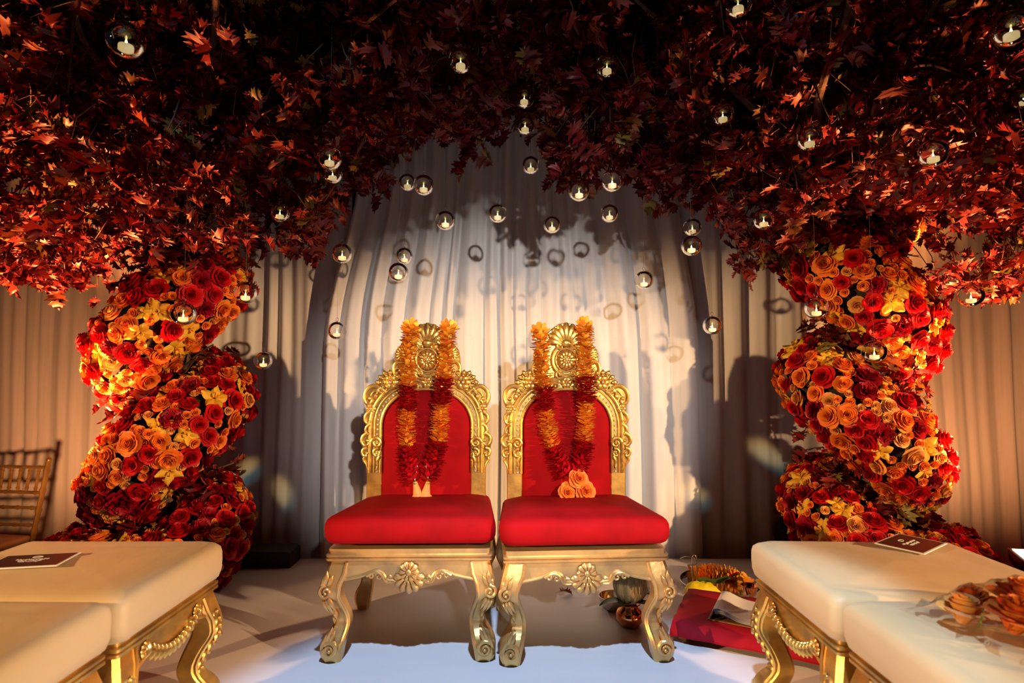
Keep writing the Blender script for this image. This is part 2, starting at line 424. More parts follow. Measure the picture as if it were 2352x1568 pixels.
def leaf_lump(mb, c, L, W, ang, y, th=0.010, blunt=False):
    """raised pointed acanthus lobe in the (x, z) plane"""
    ca, sa = math.cos(ang), math.sin(ang); rows = []
    for j in range(7):
        t = j / 6; w = W * math.sin(PI * min(1, 0.12 + 0.88 * t)) ** 0.8 * (1 - 0.25 * t)
        if blunt: w = W * min(1.0, 0.30 + 0.85 * t) * math.sqrt(max(0.02, 1 - max(0, (t - 0.68) / 0.34) ** 2))
        row = []
        for i in range(5):
            s = (i - 2) / 2.0
            h = th * (1 - s * s) * math.sin(PI * (0.15 + 0.8 * t)) - (0.35 * th if i == 2 else 0) * (1 - t)
            px, pz = L * t, w * s
            row.append((c[0] + px * ca - pz * sa, y - h, c[1] + px * sa + pz * ca))
        rows.append(row)
    mb.grid(rows)

def fan(mb, c, n, r0, r1, a0, a1, w, y, th):
    for k in range(n):
        a = a0 + (a1 - a0) * k / (n - 1)
        L = r1 * (0.80 + 0.20 * math.sin(PI * (k + 0.5) / n))
        leaf_lump(mb, (c[0] + r0 * math.cos(a), c[1] + r0 * math.sin(a)), L - r0, w, a, y, th, True)

def rosette(root, c, R, n, y, material=None, jewel=True):
    mb = MB()
    for k in range(n):
        a = 2 * PI * k / n
        leaf_lump(mb, (c[0] + R * 0.18 * math.cos(a), c[1] + R * 0.18 * math.sin(a)), R * 0.82, R * 3.0 / n, a, y, R * 0.30, True)
    mb.ball((c[0], y - R * 0.16, c[1]), (R * 0.30, R * 0.18, R * 0.30), 10, 6)
    o = mb.build('rosette', material or M['gold'], root)
    if jewel:
        MB().ball((c[0], y - R * 0.33, c[1]), R * 0.15, 8, 5).build('jewel', M['crystal'], o)
    return o

def chair_base(root, W, D, zr0, zr1, gold, stool=False, h1=None):
    """rail, aprons, four cabriole legs and their carving; front faces -y"""
    W2, D2 = W / 2, D / 2
    k = zr0 / 0.40
    # rail
    mb = MB(); rings = []
    for z, ins in ((-0.004, 0.014), (0.004, 0.0), (0.011, 0.0), (0.014, 0.006), (0.018, 0.0), (0.025, 0.0), (0.028, 0.009), (zr1 - zr0, 0.009)):
        rings.append(rrect(W2 - ins, W2 - ins, D2 - ins, 0.012, zr0 + z, 3))
    mb.loft(rings).build('seat_rail', gold, root)
    # legs
    for sx in (-1, 1):
        for sy in (-1, 1):
            mb = MB(); rings = []
            for (z, c, w) in smooth_pts(LEGS, 3):
                c = c if sy < 0 else c * 0.8; w2 = w if sy < 0 else w * 0.85
                cx = sx * (W2 - c - 0.012); cy = sy * (D2 - c - 0.012); ch = w2 * 0.30
                ring = [(cx - w2 + ch, cy - w2), (cx + w2 - ch, cy - w2), (cx + w2, cy - w2 + ch), (cx + w2, cy + w2 - ch), (cx + w2 - ch, cy + w2), (cx - w2 + ch, cy + w2), (cx - w2, cy + w2 - ch), (cx - w2, cy - w2 + ch)]
                rings.append([(x, y, z * k) for x, y in ring])
            leg = mb.loft(rings).build('leg', gold, root, sharp=35)
            if sy > 0: continue
            def face(z):
                c, w = legc(z / k); return -(D2 - c - 0.012) - w
            def lx(z, t):                      # t=-1 outer edge ... +1 inner edge
                c, w = legc(z / k); return sx * (W2 - c - 0.012 - t * w)
            # inner edge moulding
            zs = [0.055 + (zr0 - 0.06) * i / 16 for i in range(17)]
            MB().tube([(lx(z, 0.72), face(z) + 0.001, z) for z in zs], [0.007] * 17, 6).build('edge_moulding', gold, leg)
            # knee carving and foot scroll
            mb = MB()
            zk = 0.285 * k
            pts = curl_pts((lx(zk, -0.45), zk), 0.026, 1.5, PI / 2, -sx)
            mb.tube([(x, face(z) - 0.004, z) for x, z in pts], [0.008 - 0.004 * i / 26 for i in range(27)], 7)
            mb.ball((pts[-1][0], face(zk) - 0.010, pts[-1][1]), 0.006, 8, 5)
            for (dz, dz2, ta, tb, Wd) in ((0.022, 0.085, -0.55, -0.75, 0.013), (0.022, 0.068, -0.25, -0.15, 0.011), (0.012, 0.060, -0.80, -0.95, 0.010), (-0.028, -0.085, -0.45, -0.30, 0.013), (-0.024, -0.075, -0.15, 0.10, 0.010), (-0.030, -0.080, -0.80, -0.75, 0.010), (-0.080, -0.120, -0.40, -0.45, 0.011), (-0.095, -0.140, -0.60, -0.70, 0.009)):
                za, zb = zk + dz * k, zk + dz2 * k; xa, xb = lx(za, ta), lx(zb, tb)
                leaf_lump(mb, (xa, za), math.hypot(xb - xa, zb - za), Wd, math.atan2(zb - za, xb - xa), min(face(za), face(zb)) - 0.001, 0.012)
            if not stool: mb.build('knee_scroll', gold, leg)
            mb = MB(); zf = 0.058 * k
            pts = curl_pts((lx(zf, -0.1), zf), 0.030, 1.6, PI * 0.75 if sx < 0 else PI * 0.25, sx)
            mb.tube([(x, face(zf) - 0.003, z) for x, z in pts], [0.010 - 0.005 * i / 26 for i in range(27)], 7)
            mb.ball((pts[-1][0], face(zf) - 0.010, pts[-1][1]), 0.007, 8, 5)
            for (za, zb, ta, tb) in ((0.070, 0.150, -0.60, -0.62), (0.078, 0.135, -0.30, -0.30), (0.060, 0.120, -0.85, -0.98)):
                za *= k; zb *= k; xa, xb = lx(za, ta), lx(zb, tb)
                leaf_lump(mb, (xa, za), math.hypot(xb - xa, zb - za), 0.012, math.atan2(zb - za, xb - xa), min(face(za), face(zb)) - 0.002, 0.013)
            if not stool: mb.build('foot_scroll', gold, leg)
            if stool:
                mb = MB()
                for i in range(8):
                    z = (0.335 - i * 0.026) * k
                    for d in (-1, 1): leaf_lump(mb, (lx(z, -0.05) + d * 0.004, z), 0.034, 0.011, math.radians(-90 + d * 36), face(z) - 0.001, 0.009)
                    mb.ball((lx(z, -0.05), face(z) - 0.006, z - 0.004), 0.006, 7, 5)
                mb.build('carved_leaf_drop', gold, leg)
    # aprons: serpentine lower edge
    s = W / 0.648
    def lower(n, s):
        half = [(-0.262, -0.075), (-0.215, -0.066), (-0.180, -0.058), (-0.150, -0.046), (-0.122, -0.040), (-0.100, -0.050), (-0.085, -0.072), (-0.055, -0.078), (-0.03, -0.088), (0.0, -0.094)]
        pts = [tuple(q) for q in smooth_pts(half, 3)]
        full = pts + [(-x, z) for x, z in reversed(pts[:-1])]
        return [(x * s, z) for x, z in full]
    lo = lower(1, s)
    top = [(W2 - 0.03, 0.0), (-(W2 - 0.03), 0.0)]
    for (rz, half, sc) in ((0, D2, 1.0), (PI, D2, 1.0), (PI / 2, W2, D / W), (-PI / 2, W2, D / W)):
        mb = MB(); mb.plate([(x * sc, zr0 + z) for x, z in lo + top], -half + 0.010, -half + 0.030, 0.003)
        a = mb.build('apron', gold, root, rot=(0, 0, rz), sharp=30)
        if rz in (0,):
            MB().tube([(x * sc, -half + 0.009, zr0 + z + 0.004) for x, z in lo], [0.0065] * len(lo), 6).build('edge_moulding', gold, a)
    yf = -D2 + 0.008
    if not stool:
        c = (0.0, zr0 - 0.040)
        mb = MB(); fan(mb, (0, zr0 - 0.052), 7, 0.018, 0.072, PI * 1.06, PI * 1.94, 0.0150, yf - 0.002, 0.014)
        mb.build('pendant_shell', gold, root)
        rosette(root, c, 0.040, 10, yf - 0.006, gold, False)
        for sx in (-1, 1):
            for (cx, cz, R, a0, tn, dr) in ((0.118, -0.058, 0.016, 0.5, 1.3, 1), (0.078, -0.072, 0.014, 2.4, 1.2, -1), (0.148, -0.055, 0.011, 1.2, 1.2, 1)):
                pts = [(sx * (x), z) for x, z in curl_pts((cx * s, zr0 + cz), R, tn, a0, dr)]
                scroll(root, pts, yf, 0.0065, 0.003, material=gold)
            scroll(root, [(sx * 0.165 * s, zr0 - 0.054), (sx * 0.135 * s, zr0 - 0.040), (sx * 0.108 * s, zr0 - 0.048), (sx * 0.09 * s, zr0 - 0.078), (sx * 0.062 * s, zr0 - 0.080)], yf - 0.002, 0.008, 0.004, material=gold)
    else:
        # swag of leaf lobes and berries across the apron
        mb = MB()
        for i in range(13):
            t = (i - 6) / 6.0; x = 0.150 * t * s; z = zr0 - 0.030 - 0.040 * (1 - t * t)
            leaf_lump(mb, (x, z + 0.012), 0.040, 0.011, math.radians(-90 + 35 * t), yf - 0.004, 0.016)
            mb.ball((x + 0.008, yf - 0.012, z + 0.004), 0.0085, 8, 5)
        mb.build('carved_swag', gold, root)
        for sx in (-1, 1):
            rosette(root, (sx * 0.165 * s, zr0 - 0.028), 0.024, 8, yf - 0.002, gold, False)

def BU(d): return d * 0.000578
def BZ(Y): return 1.347 - (Y - 70) * 0.000578

def throne(label):
    root = thing('throne_chair', label, 'chair', group='pair of gilded thrones')
    W, D = 0.645, 0.55
    chair_base(root, W, D, 0.378, 0.424, M['gold_dull'])
    cm = cushion_mesh(0.330, 0.300, 0.285, 0.420, 0.520, 0.055, 0.020, 0.007)
    cu = cm.build('seat_cushion', M['velvet'], root, loc=(0, -0.012, 0.014), rot=(-0.035, 0, 0), sharp=None)
    MB().tube([(x, y, 0.426) for x, y, z in rrect(0.312, 0.284, 0.275, 0.04, 0, 6)] , 0.004, 6).build('piping', M['velvet'], cu, loc=(0, 0, 0))
    yb0, yb1 = 0.215, 0.250            # front and rear face of the back frame
    outer = [(490, 1640), (490, 1290), (508, 1200), (520, 1130), (532, 1060), (518, 1000), (500, 930), (508, 860), (492, 790), (516, 720), (512, 655), (484, 606), (424, 578), (402, 532), (370, 494), (322, 470), (282, 490), (276, 440), (274, 385), (262, 300), (226, 250), (196, 205), (160, 160), (118, 118), (60, 80), (0, 68)]
    outer = [tuple(q) for q in smooth_pts(outer, 3)]
    def arch(off, ybot=1640, n=34):
        pts = [(365 + off, ybot), (365 + off, 1300), (365 + off, 1100)]
        for k in range(n + 1):
            a = (PI / 2) * k / n
            pts.append(((365 + off) * math.cos(a) ** 0.92 if k < n else 0, 930 - (305 + off) * math.sin(a) ** 0.92))
        return pts
    right = outer; inner = arch(0)
    poly = right + [(-d, y) for d, y in reversed(right[:-1])] + [(-d, y) for d, y in inner] + [(d, y) for d, y in reversed(inner[:-1])]
    MB().plate([(BU(d), BZ(y)) for d, y in poly], yb0, yb1, 0.004).build('back_frame', M['gold'], root, sharp=30)
    # upholstered back
    rows = []
    ar = arch(8, 1640)
    prof = [(d, y) for d, y in ar]
    for (s, bul) in ((1.0, 0.0), (0.97, 0.010), (0.9, 0.020), (0.75, 0.027), (0.5, 0.031), (0.25, 0.033), (0.0, 0.034)):
        ring = []
        for d, y in prof + [(-d, y) for d, y in reversed(prof[:-1])]:
            cy = 1200; ring.append((BU(d * s), yb0 + 0.012 - bul, BZ(cy + (y - cy) * s)))
        rows.append(ring)
    MB().loft(rows, True, True).build('back_cushion', M['velvet'], root, sharp=None)
    # arch mouldings and jewels
    for off, r in ((10, 0.0075), (64, 0.004), (98, 0.0095)):
        a = arch(off, 1085); a = a + [(-d, y) for d, y in reversed(a[:-1])]
        MB().tube([(BU(d), yb0 - 0.003, BZ(y)) for d, y in a], r, 8, normal=(0, -1, 0)).build('arch_moulding', M['gold'], root)
    mb = MB(); a = arch(38, 1010); a = a + [(-d, y) for d, y in reversed(a[:-1])]
    pts = [Vector((BU(d), 0, BZ(y))) for d, y in a]; acc = 0
    for p, q in zip(pts[:-1], pts[1:]):
        L = (q - p).length; t = 0.023 - acc
        while t <= L:
            c = p.lerp(q, t / L); mb.ball((c.x, yb0 - 0.004, c.z), 0.0052, 7, 5); t += 0.023
        acc = (acc + L) % 0.023
    mb.build('jewel_row', M['crystal'], root)
    y = yb0 - 0.004
    G = M['gold']
    # crest: shell, ring, rosette medallion
    mb = MB(); fan(mb, (0, BZ(255)), 9, BU(20), BU(190), math.radians(14), math.radians(166), BU(34), y - 0.002, 0.020)
    mb.build('crest_shell', G, root)
    MB().ball((0, y - 0.010, BZ(238)), (BU(48), 0.012, BU(34)), 10, 6).build('shell_boss', G, root)
    for R, r in ((118, 0.008), (88, 0.005)):
        MB().tube([(BU(R) * math.cos(a), y - 0.003, BZ(375) + BU(R * 1.1) * math.sin(a)) for a in [2 * PI * k / 40 for k in range(41)]], r, 8, normal=(0, -1, 0), caps=False).build('medallion_ring', G, root)
    MB().ball((0, y + 0.004, BZ(375)), (BU(84), 0.012, BU(90)), 16, 8).build('medallion_disc', M['gold_dull'], root)
    rosette(root, (0, BZ(375)), BU(82), 12, y - 0.008, G, False)
    rosette(root, (0, BZ(375)), BU(36), 7, y - 0.016, G, True)
    rosette(root, (0, BZ(560)), BU(48), 6, y - 0.004, G, True)
    for sx in (-1, 1):
        def C(pts): return [(sx * BU(d), BZ(Y)) for d, Y in pts]
        def curl(d, Y, R, turns, a0, dr): return [(sx * BU(x), BZ(Y) + BU(z)) for x, z in curl_pts((d, 0), R, turns, a0, dr)]
        # ruffled wing beside the crest
        mb = MB()
        for k in range(7):
            a = math.radians(62 - k * 19); aa = a if sx > 0 else PI - a
            leaf_lump(mb, (sx * BU(175), BZ(330)), BU(96), BU(23), aa, y - 0.001, 0.013)
        mb.build('ruffle', G, root)
        scroll(root, C([(132, 235), (178, 262), (196, 318), (184, 372), (150, 430)]), y - 0.003, 0.009, 0.006)
        scroll(root, C([(200, 395), (246, 392), (272, 430), (268, 490), (234, 524), (196, 506), (196, 470), (220, 462)]), y - 0.003, 0.010, 0.005, bead=0.009)
        scroll(root, curl(52, 262, 36, 1.3, 2.6, -1), y - 0.006, 0.007, 0.004, bead=0.006)
        scroll(root, curl(58, 492, 40, 1.4, -2.4, 1), y - 0.004, 0.008, 0.004, bead=0.007)
        scroll(root, curl(92, 590, 46, 1.4, 2.2, -1), y - 0.003, 0.009, 0.004, bead=0.009)
        # shoulder flower with its trail of leaves
        rosette(root, (sx * BU(296), BZ(560)), BU(62), 6, y - 0.006, G, True)
        mb = MB()
        for (d, Y, ang, L) in ((300, 505, 80, 52), (335, 505, 55, 52), (362, 530, 30, 50), (380, 562, 5, 52), (360, 600, -30, 60), (330, 620, -60, 60), (262, 505, 110, 46), (385, 610, -55, 58), (410, 650, -75, 60)):
            a = math.radians(ang); leaf_lump(mb, (sx * BU(d), BZ(Y)), BU(L), BU(22), a if sx > 0 else PI - a, y - 0.002, 0.014)
            mb.ball((sx * BU(d), y - 0.010, BZ(Y)), 0.0062, 7, 5)
        mb.build('leaf_trail', G, root)
        scroll(root, C([(330, 648), (392, 604), (448, 590), (494, 622), (512, 676), (502, 728), (470, 738), (452, 712), (466, 694)]), y - 0.003, 0.011, 0.006, bead=0.010)
        scroll(root, C([(352, 668), (402, 632), (440, 640), (462, 672)]), y - 0.002, 0.007, 0.003)
        # side trail
        rosette(root, (sx * BU(458), BZ(778)), BU(40), 6, y - 0.004, G, True)
        scroll(root, C([(470, 806), (500, 830), (506, 876), (482, 900), (462, 880)]), y - 0.003, 0.009, 0.005, bead=0.007)
        scroll(root, C([(462, 905), (492, 928), (500, 965), (478, 985)]), y - 0.003, 0.009, 0.005, bead=0.007)
        scroll(root, C([(478, 975), (520, 1002), (530, 1048), (504, 1080), (474, 1066), (478, 1038)]), y - 0.003, 0.010, 0.005, bead=0.009)
        scroll(root, C([(486, 1100), (518, 1112), (522, 1150), (494, 1166), (484, 1140)]), y - 0.003, 0.009, 0.005, bead=0.008)
        scroll(root, C([(506, 1172), (512, 1200), (492, 1232), (482, 1270)]), y - 0.002, 0.008, 0.002)
        scroll(root, curl(408, 1058, 46, 1.5, 0.2, 1), y - 0.005, 0.010, 0.005, bead=0.009)
        scroll(root, curl(402, 1140, 36, 1.4, 1.9, -1), y - 0.004, 0.009, 0.004, bead=0.008)
        scroll(root, C([(380, 1165), (400, 1200), (396, 1240), (410, 1280)]), y - 0.003, 0.010, 0.002)
    # rear posts run down to the seat behind the cushion
    for sx in (-1, 1):
        MB().box((sx * BU(428) - 0.035, yb0 + 0.004, 0.36), (sx * BU(428) + 0.035, yb1 - 0.002, 0.47)).build('back_post', M['gold'], root, smooth=False)
    return root

t1 = throne('gilded throne at left with red velvet, garland ending in hanging rosebuds')
t2 = copy_tree(t1)
tag(t2, 'gilded throne at right with red velvet, garland ending in three orange roses')
t1.location = (-0.404, 2.51, 0); t1.rotation_euler = (0, 0, math.radians(1.0))
t2.location = (0.272, 2.495, 0); t2.rotation_euler = (0, 0, math.radians(3.5))

# ------------------------------------------------------------------ cream stools along both sides
def stool(label):
    root = thing('carved_stool', label, 'stool', group='cream topped gilded stools')
    W, D = 0.50, 0.66
    chair_base(root, W, D, 0.375, 0.415, M['gold'], stool=True)
    cm = cushion_mesh(W / 2 + 0.006, W / 2 + 0.006, D / 2 + 0.012, 0.412, 0.530, 0.030, 0.014, 0.003)
    cu = cm.build('seat_cushion', M['cream'], root, sharp=None)
    MB().tube([(x, y, 0.418) for x, y, z in rrect(W / 2 - 0.002, W / 2 - 0.002, D / 2 + 0.002, 0.035, 0, 6)], 0.004, 6).build('piping', M['cream'], cu)
    return root
s0 = stool('cream satin stool with gilded legs at left rear, holding a dark card')
stools = [s0]
for lb in ('empty cream satin stool with gilded legs, nearest at left, cut by the frame',
           'cream satin stool with gilded legs at right rear, holding a dark card',
           'cream satin stool with gilded legs, nearest at right, holding wrapped orange flowers'):
    c = copy_tree(s0); tag(c, lb); stools.append(c)
XL, XR = -1.000, 0.835
for o, (x, y, a) in zip(stools, ((XL - 0.33, 1.730, 90), (XL - 0.345, 1.215, 90), (XR + 0.33, 1.745, -90), (XR + 0.345, 1.230, -90))):
    o.location = (x, y, 0); o.rotation_euler = (0, 0, math.radians(a))

# ================================================================== flowers
def petal(mb, a0, span, rb, rt, z0, z1, curl, rnd, nu=5, nv=4, ruffle=0.0, point=0.0):
    rows = []
    jit = rnd.uniform(-0.04, 0.04); tilt = rnd.uniform(-0.05, 0.05)
    for j in range(nv):
        v = j / (nv - 1); row = []
        for i in range(nu):
            u = 2 * i / (nu - 1) - 1
            wv = (0.45 + 0.55 * math.sin(PI * (0.08 + 0.62 * v))) 
            a = a0 + u * span * wv * 0.5
            vv = v * (1 - 0.16 * u * u * (v ** 2)) + point * v * v * (1 - abs(u)) * 0.2
            r = rb + (rt - rb) * (vv ** 0.75) + curl * max(0, v - 0.6) * 1.6 * (1 - 0.4 * u * u) + ruffle * math.sin(i * 2.6 + a0 * 5) * v
            z = z0 + (z1 - z0) * (math.sin(vv * PI / 2) ** 0.9) - curl * max(0, v - 0.7) * 1.3 + tilt * v * u + jit * v
            row.append((r * math.cos(a), r * math.sin(a), z))
        rows.append(row)
    mb.grid(rows)

def rose_mb(seed, opened=1.0):
    rnd = random.Random(seed); mb = MB()
    spec = [(2, 0.02, 0.035, 0.10, 0.50, 0.00), (3, 0.03, 0.075, 0.08, 0.51, 0.005), (3, 0.04, 0.12, 0.05, 0.505, 0.01), (3, 0.05, 0.165, 0.02, 0.495, 0.015), (4, 0.06, 0.215, -0.02, 0.475, 0.03), (4, 0.07, 0.275, -0.05, 0.44, 0.05), (5, 0.08, 0.34, -0.08, 0.38, 0.09), (5, 0.09, 0.40, -0.10, 0.27, 0.13)]
    a = rnd.uniform(0, 6)
    for (n, rb, rt, z0, z1, cu) in spec:
        for k in range(n):
            petal(mb, a + 2 * PI * k / n + rnd.uniform(-0.15, 0.15), 2 * PI / n * 1.45, rb, rt * rnd.uniform(0.93, 1.07) * opened, z0, z1 * rnd.uniform(0.95, 1.05), cu, rnd, point=0.3)
        a += rnd.uniform(0.5, 1.0)
    return mb

def spray_mb(seed):
    rnd = random.Random(seed); mb = MB(); a = rnd.uniform(0, 6)
    for (n, rb, rt, z0, z1, cu) in [(2, 0.03, 0.08, 0.1, 0.56, 0), (3, 0.05, 0.19, 0.0, 0.55, 0.02), (4, 0.07, 0.32, -0.05, 0.50, 0.05), (4, 0.08, 0.44, -0.1, 0.36, 0.10)]:
        for k in range(n): petal(mb, a + 2 * PI * k / n, 2 * PI / n * 1.5, rb, rt, z0, z1, cu, rnd)
        a += 0.7
    return mb

def carnation_mb(seed):
    rnd = random.Random(seed); mb = MB()
    for (n, rt, z1) in ((5, 0.12, 0.44), (7, 0.22, 0.42), (9, 0.32, 0.36), (11, 0.42, 0.26), (11, 0.47, 0.14)):
        for k in range(n):
            petal(mb, 2 * PI * k / n + rnd.uniform(-0.3, 0.3), 2 * PI / n * 1.7, 0.03, rt * rnd.uniform(0.85, 1.1), 0.0, z1 * rnd.uniform(0.85, 1.12), 0.05, rnd, 5, 3, ruffle=0.035)
    return mb

def orchid_mb(seed):
    rnd = random.Random(seed); mb = MB()
    for k in range(5):
        a = 2 * PI * k / 5 + rnd.uniform(-0.1, 0.1); L = 0.56 * rnd.uniform(0.9, 1.1); W = 0.25 if k % 2 else 0.20; rows = []
        for j in range(6):
            t = j / 5; w = W * math.sin(PI * (0.06 + 0.90 * t) ** 0.85); row = []
            for i in range(5):
                s = (i - 2) / 2
                x = 0.04 + L * t; y = w * s; z = 0.10 + 0.24 * t * (1 - 0.55 * t) - 0.10 * s * s + 0.03 * (1 - abs(s)) * t
                row.append((x * math.cos(a) - y * math.sin(a), x * math.sin(a) + y * math.cos(a), z))
            rows.append(row)
        mb.grid(rows)
    for k in range(3):
        petal(mb, 2 * PI * k / 3, 1.7, 0.02, 0.13, 0.08, 0.36, 0.05, rnd, 5, 4, 0.01)
    return mb

FLOWERS = {}
for nm, key, fn, n in (('rose', 'rose_red', rose_mb, 4), ('rose', 'rose_orange', rose_mb, 4), ('rose', 'rose_peach', rose_mb, 3),
                       ('spray_rose', 'rose_orange', spray_mb, 2), ('spray_rose', 'rose_peach', spray_mb, 1), ('carnation', 'rose_dark', carnation_mb, 2), ('orchid', 'orchid', orchid_mb, 3)):
    FLOWERS[(nm, key)] = [fn(100 * len(FLOWERS) + k).mesh(nm + '_' + key, M[key], True, None) for k in range(n)]

# ------------------------------------------------------------------ leaves
LEAF_HALF = [(0.0, 0.0), (0.028, 0.02), (0.05, 0.16), (0.25, 0.13), (0.10, 0.27), (0.40, 0.36), (0.30, 0.43), (0.44, 0.56), (0.11, 0.50), (0.33, 0.74), (0.20, 0.74), (0.18, 0.86), (0.07, 0.80), (0.0, 1.0)]
def leaf_template(fold=0.35, curl=0.35, twist=0.0, stem=0.22):
    """lobed oak leaf, length 1 along +y, returns arrays of vertices and quads"""
    vs = []; fs = []
    mid = []; side = {1: [], -1: []}
    for (x, y) in LEAF_HALF:
        mid.append(len(vs)); vs.append((0, y, 0))
        for s in (1, -1):
            side[s].append(len(vs)); vs.append((s * x, y, 0))
    for i in range(len(LEAF_HALF) - 1):
        fs.append((mid[i], side[1][i], side[1][i + 1], mid[i + 1]))
        fs.append((mid[i + 1], side[-1][i + 1], side[-1][i], mid[i]))
    k = len(vs); vs += [(0.010, 0.0, 0), (-0.010, 0.0, 0), (-0.008, -stem, 0), (0.008, -stem, 0)]; fs.append((k, k + 1, k + 2, k + 3))
    out = []
    for x, y, z in vs:
        z = fold * abs(x) + 0.25 * x * x * math.sin(y * 9 + (2 if x > 0 else 0))
        a = twist * y; x2 = x * math.cos(a) - z * math.sin(a); z2 = x * math.sin(a) + z * math.cos(a)
        t = curl * y
        out.append((x2, y * (1 - 0.15 * abs(curl) * y), z2 - t * y * 0.6))
    return np.array(out), fs
LEAF_T = [leaf_template(0.30, 0.35, 0.2), leaf_template(0.45, 0.6, -0.5), leaf_template(0.15, -0.25, 0.6), leaf_template(0.55, 0.8, 0.9), leaf_template(-0.25, 0.5, -0.9)]
def leaf_mesh(k, material):
    vs, fs = LEAF_T[k]; mb = MB(); mb.add([tuple(q) for q in vs], fs)
    return mb.mesh('oak_leaf', material, True, None)
LEAF_ME = [leaf_mesh(k, M['leaf']) for k in range(5)]

def leaves_mesh(mats, kinds, name, material):
    """join many leaves (4x4 matrices) into one mesh, fast"""
    V = []; F = []; n = 0
    for Mx, k in zip(mats, kinds):
        vs, fs = LEAF_T[k]
        A = np.array(Mx)
        V.append(vs @ A[:3, :3].T + A[:3, 3]); F.append(np.array(fs) + n); n += len(vs)
    V = np.concatenate(V); F = np.concatenate(F)
    me = bpy.data.meshes.new(name)
    me.vertices.add(len(V)); me.vertices.foreach_set('co', V.astype(np.float32).ravel())
    me.loops.add(F.size); me.loops.foreach_set('vertex_index', F.astype(np.int32).ravel())
    me.polygons.add(len(F)); me.polygons.foreach_set('loop_start', np.arange(0, F.size, 4, dtype=np.int32))
    me.polygons.foreach_set('use_smooth', np.ones(len(F), bool))
    me.update(); me.validate(); me.materials.append(material)
    return me

def leaf_cluster(c, rnd, n, size, spread, droop=1.0):
    """leaves fanning out of a twig end at c; returns matrices and kinds"""
    out = []
    ax = rnd.uniform(0, 2 * PI)
    for k in range(n):
        az = ax + 2 * PI * k / n * 1.4 + rnd.uniform(-0.5, 0.5)
        el = rnd.gauss(-0.55 * droop, 0.45)
        d = Vector((math.cos(az) * math.cos(el), math.sin(az) * math.cos(el), math.sin(el)))
        base = Vector(c) + Vector((rnd.gauss(0, spread), rnd.gauss(0, spread), rnd.gauss(0, spread)))
        up = Vector((rnd.gauss(0, 0.4), rnd.gauss(0, 0.4), 1))
        X = d.cross(up).normalized(); Z = X.cross(d).normalized()
        s = size * rnd.uniform(0.65, 1.3)
        b = base + d * (0.22 * s)
        Mx = Matrix(((X.x * s, d.x * s, Z.x * s, b.x), (X.y * s, d.y * s, Z.y * s, b.y), (X.z * s, d.z * s, Z.z * s, b.z), (0, 0, 0, 1)))
        out.append((Mx, rnd.randrange(5)))
    return out

# ================================================================== flower columns
def fern_mb(seed):
    rnd = random.Random(seed); mb = MB()
    for b in range(3):
        a = rnd.uniform(0, 6.28); L = rnd.uniform(0.8, 1.1); lean = rnd.uniform(0.3, 0.8); pts = []
        for k in range(8):
            t = k / 7; pts.append(Vector((math.cos(a) * lean * t * L * 0.7, math.sin(a) * lean * t * L * 0.7, L * t * (1 - 0.25 * t))))
        mb.tube(pts, [0.012] * 8, 4)
        for k in range(2, 8):
            for s in (-1, 1):
                d = Vector((-math.sin(a) * s, math.cos(a) * s, 0.5)); L2 = 0.24 * (1.1 - k / 9)
                p = pts[k]; q = p + d * L2; w = Vector((0, 0, 0.045))
                mb.add([p, p + d * L2 * 0.5 + w, q, p + d * L2 * 0.5 - w], [(0, 1, 2, 3)])
    return mb
FERN = [fern_mb(k).mesh('fern_sprig', M['green'], True, None) for k in range(3)]

